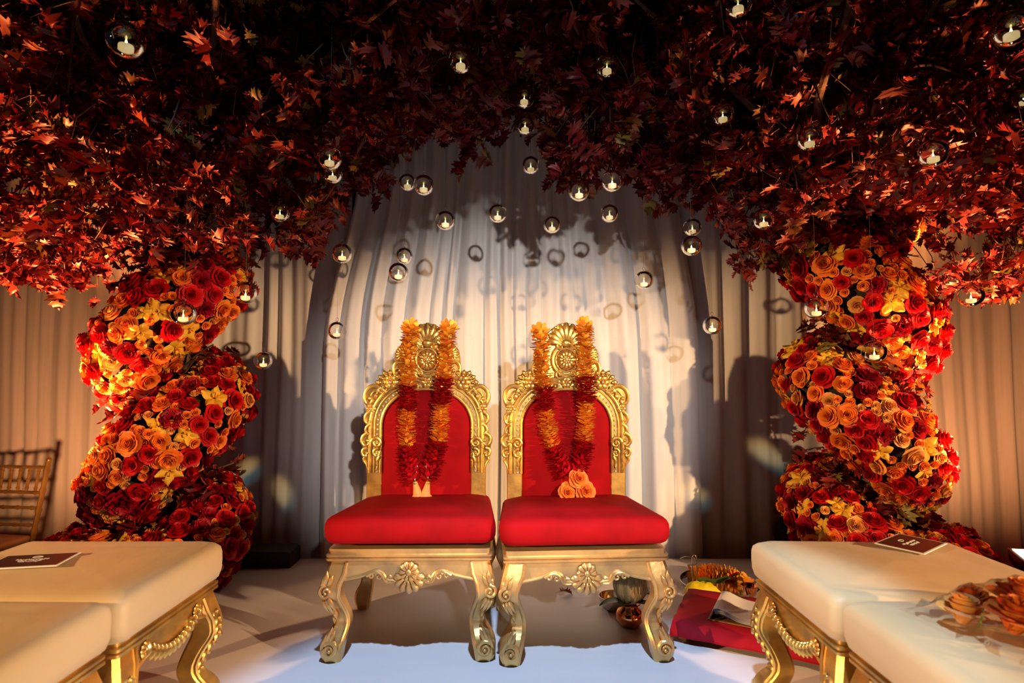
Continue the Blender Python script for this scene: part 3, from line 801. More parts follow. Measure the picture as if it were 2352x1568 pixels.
def flower_column(label, cx, cy, hand, z_front, pitch, ztop, seed):
    """spiral of packed blooms wound round a leafy trunk. hand=+1: the band climbs to the right on the near side"""
    rnd = random.Random(seed)
    root = thing('flower_column', label, 'flower column', (cx, cy, 0), group='spiral flower columns')
    def centre(z):
        w = 2 * PI * (z - z_front) / pitch; psi = w          # steep on the near side, level at the back
        for _ in range(12): psi -= (psi + 0.72 * math.sin(psi) - w) / (1 + 0.72 * math.cos(psi) + 0.02)
        ph = -PI / 2 + hand * psi
        r = 0.185 + 0.14 * max(0, min(1, (0.34 - z) / 0.34))
        return Vector((r * math.cos(ph), r * math.sin(ph), z))
    N = 260
    zs = [0.13 + (ztop - 0.13) * k / N for k in range(N + 1)]
    path = [centre(z) for z in zs]
    # extra turn lying on the floor
    ph0 = math.atan2(path[0].y, path[0].x); tail = []
    for k in range(1, 26):
        a = ph0 - hand * k * 0.15; r = 0.33 + 0.004 * k
        tail.append(Vector((r * math.cos(a), r * math.sin(a), 0.13)))
    path = list(reversed(tail)) + path
    n0 = len(tail)
    def rad(i):
        t = (i - n0) / N
        base = 0.190 if i > n0 else 0.150 + 0.040 * i / n0
        return base * (1.0 if t < 0.9 else 1.0 - 3.0 * (t - 0.9))
    rads = [max(0.09, rad(i)) for i in range(len(path))]
    MB().tube(path, [r * 0.84 for r in rads], 14).build('moss_core', M['core'], root)
    MB().tube([(0, 0, 0.0), (0.01, 0, 0.8), (0, 0.01, 1.6), (0.02 * hand, 0, 2.1)], [0.075, 0.07, 0.06, 0.05], 10).build('trunk', M['bark'], root)
    # cumulative length for even sampling
    cum = [0.0]
    for p, q in zip(path[:-1], path[1:]): cum.append(cum[-1] + (q - p).length)
    placed = []; cell = {}
    def near(p, D):
        k = (int(p.x // 0.13), int(p.y // 0.13), int(p.z // 0.13))
        for a in (-1, 0, 1):
            for b in (-1, 0, 1):
                for c in (-1, 0, 1):
                    for (q, d) in cell.get((k[0] + a, k[1] + b, k[2] + c), ()):
                        if (p - q).length < 0.44 * (d + D): return True
        return False
    def put(p, D):
        k = (int(p.x // 0.13), int(p.y // 0.13), int(p.z // 0.13)); cell.setdefault(k, []).append((p, D))
    def surf():
        L = rnd.uniform(0, cum[-1]); i = 0
        lo, hi = 0, len(cum) - 1
        while hi - lo > 1:
            m = (lo + hi) // 2
            if cum[m] <= L: lo = m
            else: hi = m
        t = (L - cum[lo]) / max(1e-9, cum[hi] - cum[lo])
        c = path[lo].lerp(path[hi], t); T = (path[hi] - path[lo]).normalized()
        out = Vector((c.x, c.y, 0)).normalized(); side = T.cross(out).normalized(); out = side.cross(T).normalized()
        a = rnd.uniform(-PI, PI)
        nrm = out * math.cos(a) + side * math.sin(a)
        r = rads[lo] * rnd.uniform(0.96, 1.06)
        return c + nrm * r, nrm, math.cos(a)
    cand = []
    mixes = [('rose', 'rose_red', 0.084, 0.44), ('rose', 'rose_orange', 0.076, 0.22), ('rose', 'rose_peach', 0.070, 0.09), ('carnation', 'rose_dark', 0.090, 0.13), ('orchid', 'orchid', 0.074, 0.12)]
    for tries in range(9000):
        p, nrm, ca = surf()
        if ca < -0.45 or nrm.y > 0.55 or p.z < 0.03: continue
        u = rnd.random(); acc = 0
        for nm, key, D, w in mixes:
            acc += w
            if u <= acc: break
        D *= rnd.uniform(0.80, 1.18)
        if near(p, D * (0.8 if nm == 'orchid' else 1)): continue
        put(p, D); cand.append((nm, key, p, nrm, D))
    for tries in range(9000):
        p, nrm, ca = surf()
        if ca < -0.45 or nrm.y > 0.55 or p.z < 0.02: continue
        D = rnd.uniform(0.034, 0.050)
        if near(p, D * 0.8): continue
        put(p, D); cand.append(('spray_rose', 'rose_orange' if rnd.random() < 0.7 else 'rose_peach', p, nrm, D))
    counts = {}
    extra = {}
    cand.sort(key=lambda q: (q[3].y, -q[4]))
    for nm, key, p, nrm, D in cand:
        counts[nm] = counts.get(nm, 0) + 1
        me = rnd.choice(FLOWERS[(nm, key)])
        ax = (nrm + Vector((rnd.gauss(0, 0.18), rnd.gauss(0, 0.18), rnd.gauss(0.05, 0.18)))).normalized()
        q = ax.to_track_quat('Z', 'Y').to_matrix().to_4x4() @ Matrix.Rotation(rnd.uniform(0, 6.28), 4, 'Z')
        sink = 0.20 if nm != 'spray_rose' else 0.10
        Mx = Matrix.Translation(p - ax * D * sink) @ q @ Matrix.Scale(D * (1.45 if nm != 'spray_rose' else 1.2), 4)
        if counts[nm] <= 300:
            o = bpy.data.objects.new(nm, me); COL.objects.link(o); o.parent = root; o.matrix_local = Mx
        else:
            extra.setdefault(me.name, (me, []))[1].append(Mx)
    for me, ms in extra.values():
        mb = MB(); vs = [v.co.copy() for v in me.vertices]; fs = [tuple(f.vertices) for f in me.polygons]
        for Mx in ms: mb.add([Mx @ v for v in vs], fs)
        o = mb.build(me.name.split('_')[0] + '_filling', me.materials[0], root, sharp=None); o['kind'] = 'stuff'
    # fern sprigs
    for k in range(46):
        p, nrm, ca = surf()
        if ca < -0.2 or nrm.y > 0.4: continue
        ax = (nrm + Vector((0, 0, 0.4))).normalized()
        o = link('fern_sprig', rnd.choice(FERN), root)
        o.matrix_local = Matrix.Translation(p - nrm * 0.02) @ ax.to_track_quat('Z', 'Y').to_matrix().to_4x4() @ Matrix.Rotation(rnd.uniform(0, 6), 4, 'Z') @ Matrix.Scale(rnd.uniform(0.05, 0.085), 4)
    # oak leaves filling the gaps of the spiral
    leaves = []
    for k in range(72):
        z = rnd.uniform(0.25, ztop + 0.1); a = rnd.uniform(0, 2 * PI)
        ph = math.radians(-90 + hand * 360 * (z - pitch * 0.5 - z_front) / pitch)     # the empty side at this height
        a = ph + rnd.gauss(0, 0.8)
        r = rnd.uniform(0.05, 0.26)
        leaves += leaf_cluster((r * math.cos(a), r * math.sin(a), z), rnd, 5, 0.105, 0.03, 0.7)
    for k, (Mx, kd) in enumerate(leaves):
        if Mx.translation.y > 0.12 or k > 290: continue
        o = bpy.data.objects.new('oak_leaf', LEAF_ME[kd]); COL.objects.link(o); o.parent = root; o.matrix_local = Mx
    rest = [(m_, kd) for k, (m_, kd) in enumerate(leaves) if m_.translation.y > 0.12 or k > 290]
    o = link('oak_foliage', leaves_mesh([m_ for m_, _ in rest], [kd for _, kd in rest], 'oak_foliage', M['leaf']), root); o['kind'] = 'stuff'
    # twigs showing in the gaps
    for k in range(9):
        z = rnd.uniform(0.4, ztop); ph = math.radians(-90 + hand * 360 * (z - pitch * 0.5 - z_front) / pitch) + rnd.gauss(0, 0.5)
        p0 = Vector((0, 0, z - 0.12)); p2 = Vector((0.30 * math.cos(ph), 0.30 * math.sin(ph), z + rnd.uniform(-0.05, 0.14))); p1 = (p0 + p2) / 2 + Vector((0, 0, 0.03))
        MB().tube([tuple(q) for q in smooth_pts([tuple(p0), tuple(p1), tuple(p2)], 4)], [0.008 - 0.0006 * i for i in range(9)], 5).build('twig', M['bark'], root)
    return root

CLX, CRX, CY = -1.825, 1.87, 3.07
flower_column('spiral column of red and orange roses at left, beside the left throne', CLX, CY, 1, 1.36, 0.66, 1.70, 21)
flower_column('spiral column of red and orange roses at right, taller, crowned with cream roses', CRX, CY, -1, 1.49, 0.69, 1.95, 22)

# ================================================================== hanging glass globes
GLOBES = [  # px, py, diameter in px, phrase, distance override
 (290, 92, 100, 'largest, high at the upper left corner'),
 (1058, 140, 62, 'high in the dark leaves above the left throne'),
 (1394, 152, 58, 'high in the dark leaves above right of the right throne'),
 (1695, 8, 74, 'cut by the top edge, right of centre'),
 (2322, 66, 104, 'largest, cut by the right edge at the upper corner'),
 (1204, 224, 50, 'upper of the two stacked at top centre'),
 (1206, 288, 46, 'lower of the two stacked at top centre'),
 (1660, 263, 56, 'alone in the leaves at upper right of centre'),
 (1859, 318, 64, 'in the leaves above the top of the right column'),
 (2143, 352, 76, 'large, among bright red leaves at upper right'),
 (2350, 226, 60, 'cut by the right edge, below the largest one'),
 (757, 362, 60, 'front one of the overlapping pair at left leaves'),
 (764, 398, 50, 'rear one of the overlapping pair at left leaves'),
 (643, 487, 48, 'against dark leaves above the left column'),
 (936, 419, 42, 'left one of the touching pair above the left throne'),
 (973, 425, 49, 'right one of the touching pair above the left throne'),
 (1219, 380, 43, 'below the stacked two at top centre'),
 (1330, 438, 50, 'under the leaf tip above the right throne'),
 (1406, 415, 52, 'upper of two, right of the leaf tip'),
 (1400, 490, 43, 'lower of two, right of the leaf tip'),
 (1023, 506, 46, 'against white curtain straight above the left throne crest'),
 (1143, 490, 44, 'against white curtain at centre between both thrones'),
 (1268, 516, 41, 'against white curtain straight above the right throne crest'),
 (1754, 504, 51, 'in leaves left of the right column top'),
 (1590, 522, 43, 'rear one of the overlapping pair on brown curtain'),
 (1588, 564, 49, 'front one of the overlapping pair on brown curtain'),
 (786, 582, 47, 'below the leaves left of the left throne'),
 (929, 588, 40, 'upper one of the overlapping pair over the left throne'),
 (915, 625, 45, 'lower one of the overlapping pair over the left throne'),
 (1479, 643, 43, 'right of the right throne crest, over its shoulder'),
 (1636, 747, 44, 'low on a long thread before the brown curtain'),
 (564, 672, 51, 'before red roses at the left column right edge'),
 (421, 720, 58, 'before the middle of the left column upper band'),
 (774, 759, 42, 'low, at the left throne crest height, left of it'),
 (605, 828, 43, 'lowest, just right of the left column'),
 (1875, 707, 54, 'before the left edge of the right column'),
 (2008, 807, 55, 'lowest, before the middle of the right column'),
 (2230, 678, 62, 'before orange leaves right of the right column'),
]
GD = 0.095
glb = MB(); R = GD / 2
rows = []
for j in range(19):                                   # open sphere: round hole on one side, axis along local x
    th = math.radians(32) + (PI - math.radians(32)) * j / 18
    th = min(th, PI - 0.01)
    rows.append([(R * math.cos(th), R * math.sin(th) * math.cos(2 * PI * i / 28), R * math.sin(th) * math.sin(2 * PI * i / 28)) for i in range(28)])
glb.grid(rows, True)
GLOBE_ME = glb.mesh('glass_globe_shell', M['glass'], True, None)
mb = MB(); a = math.radians(32)
mb.tube([(R * math.cos(a), R * math.sin(a) * math.cos(2 * PI * i / 28), R * math.sin(a) * math.sin(2 * PI * i / 28)) for i in range(29)], 0.0013, 5, caps=False)
RIM_ME = mb.mesh('opening_rim', M['glass_rim'], True, None)
mb = MB(); mb.tube([(0.0075 * math.cos(2 * PI * i / 18), 0, R + 0.012 + 0.0085 * math.sin(2 * PI * i / 18)) for i in range(19)], 0.0016, 6, caps=False)
mb.lathe([(0.006, R - 0.001), (0.003, R + 0.002), (0.0025, R + 0.004)], 10)
LOOP_ME = mb.mesh('hanging_loop', M['glass_rim'], True, None)
mb = MB(); mb.lathe([(0.0172, 0), (0.0185, 0.001), (0.0185, 0.0265), (0.0178, 0.028), (0.015, 0.0283), (0.004, 0.027)], 20)
WAX_ME = mb.mesh('tealight_body', M['wax'], True, 40)
mb = MB(); mb.lathe([(0.0015, 0.026), (0.0030, 0.030), (0.0036, 0.033), (0.0027, 0.038), (0.001, 0.044), (0.0002, 0.046)], 10)
FLAME_ME = mb.mesh('flame', M['flame'], True, None)
GPOS = []
rg = random.Random(5)
for px, py, d, ph in GLOBES:
    rr = math.hypot(px - 1176, py - 784) / FPX
    Y = GD * FPX / d * (1 + 0.28 * rr * rr)
    Y = min(Y, 3.12)
    if ph.startswith('before red roses'): Y = 2.42
    if 'before the middle of the left column' in ph: Y = 2.28
    if 'before the left edge of the right' in ph: Y = 2.36
    if 'before the middle of the right column' in ph: Y = 2.36
    p = P(px, py, Y); GPOS.append((p, px, py, d))
    g = thing('glass_globe', ('clear hanging glass candle globe ' + ph), 'candle globe', p, rg.uniform(-0.9, 0.9) + (0 if rg.random() < 0.6 else PI), group='hanging glass candle globes')
    link('glass_shell', GLOBE_ME, g); link('opening_rim', RIM_ME, g); link('hanging_loop', LOOP_ME, g)
    top = 3.15 + rg.uniform(-0.1, 0.1)
    MB().tube([(0, 0, R + 0.018), (0, 0, top - p.z)], 0.0005, 4).build('thread', M['string'], g)
    c = thing('tealight_candle', 'tealight inside the globe ' + ph, 'candle', (p.x, p.y, p.z - R + 0.0042), rg.uniform(0, 6), group='tealights in the glass globes')
    link('wax_body', WAX_ME, c); link('flame', FLAME_ME, c)

# ================================================================== oak leaf canopy
LB = [(-700, 560), (-200, 600), (0, 640), (100, 645), (200, 690), (270, 690), (330, 640), (590, 610), (640, 550), (690, 620), (735, 560), (780, 500), (835, 470), (870, 360), (905, 375), (950, 300), (1000, 300), (1035, 335), (1060, 395), (1115, 395), (1140, 310), (1180, 285), (1230, 320), (1255, 465), (1340, 440), (1400, 370), (1480, 420), (1540, 500), (1570, 460), (1640, 500), (1680, 620), (1800, 640), (1850, 560), (1900, 500), (2050, 560), (2150, 670), (2250, 690), (2330, 650), (2400, 580), (3000, 560)]
def low_edge(px): return float(np.interp(px, [a for a, b in LB], [b for a, b in LB]))
rc = random.Random(77)
clusters = []
tries = 0
while len(clusters) < 1950 and tries < 60000:
    tries += 1
    px = rc.uniform(-420, 2770); le = low_edge(px)
    py = le - 26 - abs(rc.gauss(0, 1)) * 330 if rc.random() < 0.55 else rc.uniform(-260, le - 26)
    if py < -420: continue
    Y = 1.75 + 1.47 * math.sqrt(rc.random())
    p = P(px, py, Y)
    lim = 2.06 if abs(p.x) < 1.2 else 1.72 + 0.0 * p.x
    if Y < 2.3: lim += 0.10 + 0.25 * (2.3 - Y)
    if p.z < lim and not (abs(p.x) > 0.9 and Y > 2.55): continue
    if p.z > 3.2: continue
    if (abs(p.x - CLX) < 0.36 and p.z < 1.72 and p.y < 3.1) or (abs(p.x - CRX) < 0.36 and p.z < 1.85 and p.y < 3.1): continue
    clusters.append(p)
for k in range(150):                                  # the crown goes on above and in front of the frame, added to block light
    clusters.append(Vector((rc.uniform(-2.6, 2.6), rc.uniform(1.6, 3.2), rc.uniform(2.75, 3.25))))
all_leaves = {0: [], 1: []}; twigs = {0: MB(), 1: MB()}
for p in clusters:
    side = 0 if p.x < 0.03 else 1
    n = rc.randint(6, 10)
    lv = leaf_cluster(p, rc, n, 0.100, 0.035)
    t0 = p + Vector((rc.gauss(0, 0.06), rc.gauss(0.04, 0.05), rc.uniform(0.10, 0.24)))
    pm = (p + t0) / 2 + Vector((rc.gauss(0, 0.015), rc.gauss(0, 0.015), 0.01))
    hit = False
    for q, gx, gy, gd in GPOS:
        if p.y < q.y + 0.10:
            a, b = project(p)
            if math.hypot(a - gx, b - gy) < gd * 0.5 + 0.05 * FPX / p.y: hit = True
    if not hit: twigs[side].tube([t0, pm, p], [0.0042, 0.003, 0.0018], 4)
    for Mx, kd in lv:
        b = Mx.translation; tip = Mx @ Vector((0, 0.6, 0)); ok = True
        for q, gx, gy, gd in GPOS:
            if b.y < q.y + 0.09:
                for pt in (b, tip):
                    a, c = project(pt)
                    if math.hypot(a - gx, c - gy) < gd * 0.55 + 0.045 * FPX / pt.y: ok = False
        if ok: all_leaves[side].append((Mx, kd))
for side, lab in ((0, 'arching canopy of dark red oak leaves spreading from the left column'), (1, 'arching canopy of rust and red oak leaves spreading from the right column')):
    cx = CLX if side == 0 else CRX; sg = 1 if side == 0 else -1
    root = thing('oak_leaf_canopy', lab, 'foliage canopy', (cx, CY, 1.7), group='oak leaf canopies')
    inv = Matrix.Translation((-cx, -CY, -1.7))
    def show(q):
        a, b = project(q[0].translation)
        return q[0].translation.y if (-40 < a < 2392 and -40 < b < 900) else 99
    L = sorted(all_leaves[side], key=show)
    for Mx, kd in L[:300]:
        o = bpy.data.objects.new('oak_leaf', LEAF_ME[kd]); COL.objects.link(o); o.parent = root; o.matrix_local = inv @ Mx
    o = link('oak_foliage', leaves_mesh([inv @ m_ for m_, _ in L[300:]], [kd for _, kd in L[300:]], 'oak_foliage', M['leaf']), root); o['kind'] = 'stuff'
    tw = twigs[side]; tw.v = [(x - cx, y - CY, z - 1.7) for x, y, z in tw.v]
    o = tw.build('twigs', M['bark'], root, sharp=None); o['kind'] = 'stuff'
    rb = random.Random(31 + side)
    ends = [(sg * 0.5, -0.5, 0.75), (sg * 1.0, -0.25, 0.85), (sg * 1.55, -0.1, 0.95), (sg * 1.4, -0.75, 1.05), (sg * 0.75, -1.1, 1.15), (sg * 0.1, -0.9, 1.0), (-sg * 0.45, -0.4, 0.45), (-sg * 0.7, -0.9, 0.9), (sg * 0.9, 0.15, 0.55)]
    for e in ends:
        e = Vector(e); m1 = e * 0.35 + Vector((rb.gauss(0, 0.05), rb.gauss(0, 0.05), 0.22)); m2 = e * 0.7 + Vector((rb.gauss(0, 0.06), rb.gauss(0, 0.05), 0.16))
        pts = smooth_pts([(0, 0, 0.0), tuple(m1), tuple(m2), tuple(e)], 5)
        br = MB().tube([tuple(q) for q in pts], [0.030 - 0.024 * i / (len(pts) - 1) for i in range(len(pts))], 7).build('branch', M['bark'], root)
        for k in (6, 9, 12):
            p = Vector(pts[k]); d = Vector((rb.gauss(0, 1), rb.gauss(0, 0.8), rb.gauss(-0.2, 0.6))).normalized() * rb.uniform(0.2, 0.42)
            q = smooth_pts([tuple(p), tuple(p + d * 0.5 + Vector((0, 0, 0.04))), tuple(p + d)], 3)
            MB().tube([tuple(w) for w in q], [0.009 - 0.001 * i for i in range(len(q))], 5).build('side_twig', M['bark'], br)

# ================================================================== garlands on the thrones
def strand(parent, pts, sections, seed):
    """pts: world path (dense); sections: (fraction0, fraction1, colour key, name)"""
    rnd = random.Random(seed)
    pts = [Vector(q) for q in smooth_pts([tuple(q) for q in pts], 6)]
    cum = [0.0]
    for p, q in zip(pts[:-1], pts[1:]): cum.append(cum[-1] + (q - p).length)
    Ltot = cum[-1]
    def at(s):
        s = min(max(s, 0), Ltot - 1e-6); i = 0
        while cum[i + 1] < s: i += 1
        t = (s - cum[i]) / (cum[i + 1] - cum[i]); return pts[i].lerp(pts[i + 1], t), (pts[i + 1] - pts[i]).normalized()
    inv = Vector(parent.location)
    for f0, f1, key, nm in sections:
        mb = MB(); s = f0 * Ltot
        red = key == 'garland_red'
        while s < f1 * Ltot:
            c, T = at(s)
            a_ = Vector((1, 0, 0)) if abs(T.x) < 0.8 else Vector((0, 1, 0))
            X = T.cross(a_).normalized(); Y_ = T.cross(X)
            n = 11 if red else 9; ph = rnd.uniform(0, 6)
            Rr = (0.047 if red else 0.043) * rnd.uniform(0.9, 1.1)
            for k in range(n):
                a = ph + 2 * PI * k / n + rnd.uniform(-0.2, 0.2); d = X * math.cos(a) + Y_ * math.sin(a); w = T.cross(d)
                lift = T * rnd.uniform(-0.012, 0.006); L = Rr * rnd.uniform(0.8, 1.12); W = rnd.uniform(0.008, 0.013)
                b0 = c + d * 0.008 - inv; m = c + d * L * 0.65 + lift * 0.4 - inv; e = c + d * L + lift + T * (-0.004) - inv
                cup = T * -0.0035
                mb.add([b0 - w * 0.002, b0 + w * 0.002, m - w * W + cup, m, m + w * W + cup, e - w * W * 0.6, e + w * W * 0.6, e + d * 0.003 - T * 0.003],
                       [(0, 1, 3, 2), (1, 4, 3), (2, 3, 7, 5), (3, 4, 6, 7)])
            s += 0.0105 if not red else 0.0095
        mb.build(nm, M[key], parent, sharp=None)

def garland(label, loc, lp, rp, cuts, seed):
    g = thing('flower_garland', label, 'garland', loc, group='wedding garlands')
    for path, cc in ((lp, cuts[0]), (rp, cuts[1])):
        secs = [(cc[0], cc[1], 'marigold', 'orange_section'), (cc[1], cc[2], 'garland_red', 'red_section'), (cc[2], cc[3], 'marigold', 'orange_section'), (cc[3], 1.0, 'garland_red', 'red_section')]
        strand(g, path, secs, seed); seed += 1
    return g

def gpath(pix, Y0=2.66, top_back=True):
    out = []
    for i, (x, y, dy) in enumerate(pix): out.append(P(x, y, Y0 + dy))
    p = out[0]
    if top_back: out = [p + Vector((0, 0.022, 0.014))] + out
    return out
gl = garland('orange and crimson petal garland on the left throne, hanging rosebuds at its end', tuple(P(965, 1120, 2.60)),
             gpath([(942, 757, 0.0), (938, 810, -0.015), (936, 860, -0.02), (935, 930, -0.015), (934, 1000, -0.01), (938, 1060, -0.03), (952, 1105, -0.07)]),
             gpath([(1030, 757, 0.0), (1026, 810, -0.015), (1022, 860, -0.02), (1014, 930, -0.015), (1008, 1000, -0.01), (996, 1060, -0.03), (978, 1105, -0.07)]),
             ((0.0, 0.40, 0.555, 0.785), (0.0, 0.36, 0.52, 0.76)), 41)
L0 = Vector(gl.location)
for (x, dx) in ((953, -0.2), (983, 0.2)):
    p = P(x, 1124, 2.60) - L0
    b = MB()
    rb_ = random.Random(int(x))
    for k in range(5): petal(b, 2 * PI * k / 5, 1.9, 0.10, 0.30, 0.0, 0.95, 0.10, rb_)
    for k in range(3): petal(b, 2 * PI * k / 3 + .5, 2.4, 0.05, 0.17, 0.0, 0.98, 0.05, rb_)
    bud = b.build('rosebud', M['rose_peach'], gl, sharp=None)
    bud.location = p + Vector((0, 0, 0.036)); bud.rotation_euler = (PI + 0.15, dx, 0); bud.scale = (0.085, 0.085, 0.072)
    cal = MB().lathe([(0.0015, 0.012), (0.006, 0.006), (0.011, 0.0), (0.010, -0.004)], 8).build('calyx', M['green'], gl, loc=tuple(p + Vector((0, 0, 0.028))))
    mb = MB()
    for k in range(8): mb.ball(p + Vector(((-dx) * 0.05 * k / 7, 0, 0.045 + k * 0.0085)), 0.0046, 7, 5)
    mb.build('bead_string', M['bead'], gl)
gr = garland('orange and crimson petal garland on the right throne, three orange roses at its end', tuple(P(1315, 1100, 2.60)),
             gpath([(1241, 766, 0.0), (1245, 820, -0.015), (1249, 870, -0.02), (1253, 930, -0.015), (1262, 1000, -0.01), (1283, 1055, -0.03), (1306, 1092, -0.06)]),
             gpath([(1344, 753, 0.0), (1345, 810, -0.015), (1346, 860, -0.02), (1347, 930, -0.015), (1344, 1000, -0.01), (1336, 1055, -0.03), (1320, 1092, -0.06)]),
             ((0.0, 0.40, 0.56, 0.80), (0.0, 0.37, 0.53, 0.78)), 51)
L0 = Vector(gr.location)
for (x, y, s, tilt) in ((1325, 1102, 0.098, 1.2), (1299, 1132, 0.098, 1.38), (1341, 1130, 0.102, 1.34)):
    o = link('rose', FLOWERS[('rose', 'rose_orange')][int(x) % 4], gr, tuple(P(x, y, 2.59) - L0 + Vector((0, 0.01, 0))), (tilt, 0, 0.3), s)
for g_, pts in ((gl, ((938, 921), (1004, 1030), (962, 1112))), (gr, ((1252, 923), (1300, 1090)))):
    for x, y in pts:
        mb = MB(); vs, fs = LEAF_T[0]
        o = link('leaf_scrap', FERN[0], g_, tuple(P(x, y, 2.61) - Vector(g_.location)), (1.2, 0.4, 0), 0.022)

# ================================================================== programme cards
def card(label, loc, rz, w, h):
    c = thing('programme_card', label, 'card', loc, rz)
    MB().box((-w / 2, -h / 2, 0), (w / 2, h / 2, 0.003)).build('card_stock', M['paper'], c, smooth=False)
    MB().box((-w / 2 + 0.006, -h / 2 + 0.006, 0.003), (w / 2 - 0.006, h / 2 - 0.006, 0.0036)).build('printed_panel', M['card'], c, smooth=False)
    mb = MB()
    for k, (L, yy) in enumerate(((0.085, 0.004), (0.06, -0.012))):
        pts = [(-L / 2 + L * i / 30, yy + 0.0045 * math.sin(i * 1.9 + k) + 0.002 * math.sin(i * 0.7), 0.0042) for i in range(31)]
        mb.tube(pts, 0.0012, 4)
    mb.tube([(0.012 * math.cos(a) * (1 + 0.3 * math.cos(3 * a)), 0.028 + 0.007 * math.sin(a), 0.0042) for a in [2 * PI * k / 20 for k in range(21)]], 0.0009, 4)
    mb.build('white_script', M['paper'], c)
    return c
def on_stool(px, py, z=0.5435):
    lo, hi = 0.8, 3.0
    for _ in range(40):
        m = (lo + hi) / 2
        if P(px, py, m).z > z: lo = m
        else: hi = m
    return P(px, py, m)
p = on_stool(72, 1293); card('dark card with white border lying on the left rear stool', (p.x, p.y, 0.5490), 0.18, 0.20, 0.125)
p = on_stool(2092, 1252); card('dark brown card with white script lying on the right rear stool', (p.x, p.y, 0.5480), 0.62, 0.19, 0.14)

# ================================================================== wrapped flowers on the near right stool
p = on_stool(2310, 1450)
pk = thing('wrapped_bouquet', 'orange flowers in clear plastic wrap on the right front stool', 'bouquet', (p.x, p.y, 0.5435), 0.3)
rnd = random.Random(9)
for (x, y, z, s, key) in ((-0.02, -0.03, 0.025, 0.12, 'rose_orange'), (0.07, 0.01, 0.03, 0.13, 'rose_orange'), (-0.07, 0.04, 0.02, 0.10, 'rose_peach'), (0.02, -0.12, 0.02, 0.11, 'rose_peach'), (0.13, -0.08, 0.03, 0.12, 'rose_orange'), (0.02, 0.07, 0.02, 0.09, 'rose_orange')):
    link('rose', rnd.choice(FLOWERS[('rose', key)]), pk, (x, y, z), (rnd.uniform(-0.5, 0.5), rnd.uniform(-0.4, 0.4), rnd.uniform(0, 6)), s)
rows = []
for j in range(17):
    v = j / 16; row = []
    for i in range(17):
        u = i / 16; x = -0.13 + 0.36 * u; y = -0.20 + 0.34 * v
        h = 0.10 * (math.sin(PI * u) * math.sin(PI * v)) ** 0.6 if 0 < u < 1 and 0 < v < 1 else 0.004
        row.append((x + rnd.gauss(0, 0.004), y + rnd.gauss(0, 0.004), 0.004 + h + (rnd.gauss(0, 0.006) if h > 0.01 else 0)))
    rows.append(row)
MB().grid(rows).build('plastic_wrap', M['plastic'], pk, smooth=False)
for (x, y) in ((-0.09, 0.0), (-0.05, -0.10)):
    link('fern_sprig', FERN[1], pk, (x, y, 0.02), (0.8, -0.6, 0.4), 0.06)

# ================================================================== uplights beside the columns
def uplight(label, loc, rz, aim, power, color):
    u = thing('uplight', label, 'lamp', loc, rz)
    tilt = Matrix.Rotation(math.radians(13), 4, 'X')
    mb = MB(); rings = []
    for z, h in ((0.20, 0.055), (0.30, 0.060), (0.345, 0.088), (0.40, 0.095)):
        rings.append([tilt @ Vector(q) for q in rrect(h, h, h, 0.012, z, 3)])
    mb.loft(rings).build('housing', M['housing'], u)
    mb = MB(); mb.add([tilt @ Vector(q) for q in ((-0.08, -0.08, 0.4025), (0.08, -0.08, 0.4025), (0.08, 0.08, 0.4025), (-0.08, 0.08, 0.4025))], [(0, 1, 2, 3)])
    mb.build('lens', M['lens'], u, smooth=False)
    mb = MB(); mb.tube([(-0.075, 0, 0.30), (-0.078, 0, 0.05), (-0.05, 0, 0.015), (0.05, 0, 0.015), (0.078, 0, 0.05), (0.075, 0, 0.30)], 0.008, 6)
    mb.build('yoke', M['black'], u)
    dz = -0.36 - loc[2]
    MB().tube([(0, 0, dz), (0, 0, 0.02)], 0.014, 8).build('post', M['black'], u)
    MB().box((-0.08, -0.08, dz), (0.08, 0.08, dz + 0.02)).build('foot', M['black'], u, smooth=False)
    lp = Vector(loc) + Vector((0, 0, 0.44))
    spot('uplight_lamp', tuple(lp), aim, power, color, 82, 0.9, 0.05)
    sx = 1 if loc[0] > 0 else -1
    spot('uplight_spill', tuple(lp + Vector((0, 0.06, 0))), (sx * 2.95, 3.75, 0.90), 72, (1.0, 0.44, 0.17), 92, 1.0, 0.06)
    return u
uplight('small red glowing uplight at left, mostly hidden by the left rear stool', (-2.42, 2.66, -0.155), 0.2, (-2.22, 2.74, 1.65), 1250, (1.0, 0.32, 0.09))
uplight('black uplight with bright white lens at the right edge', (2.44, 2.72, -0.13), -0.2, (2.22, 2.78, 1.55), 1300, (1.0, 0.36, 0.11))

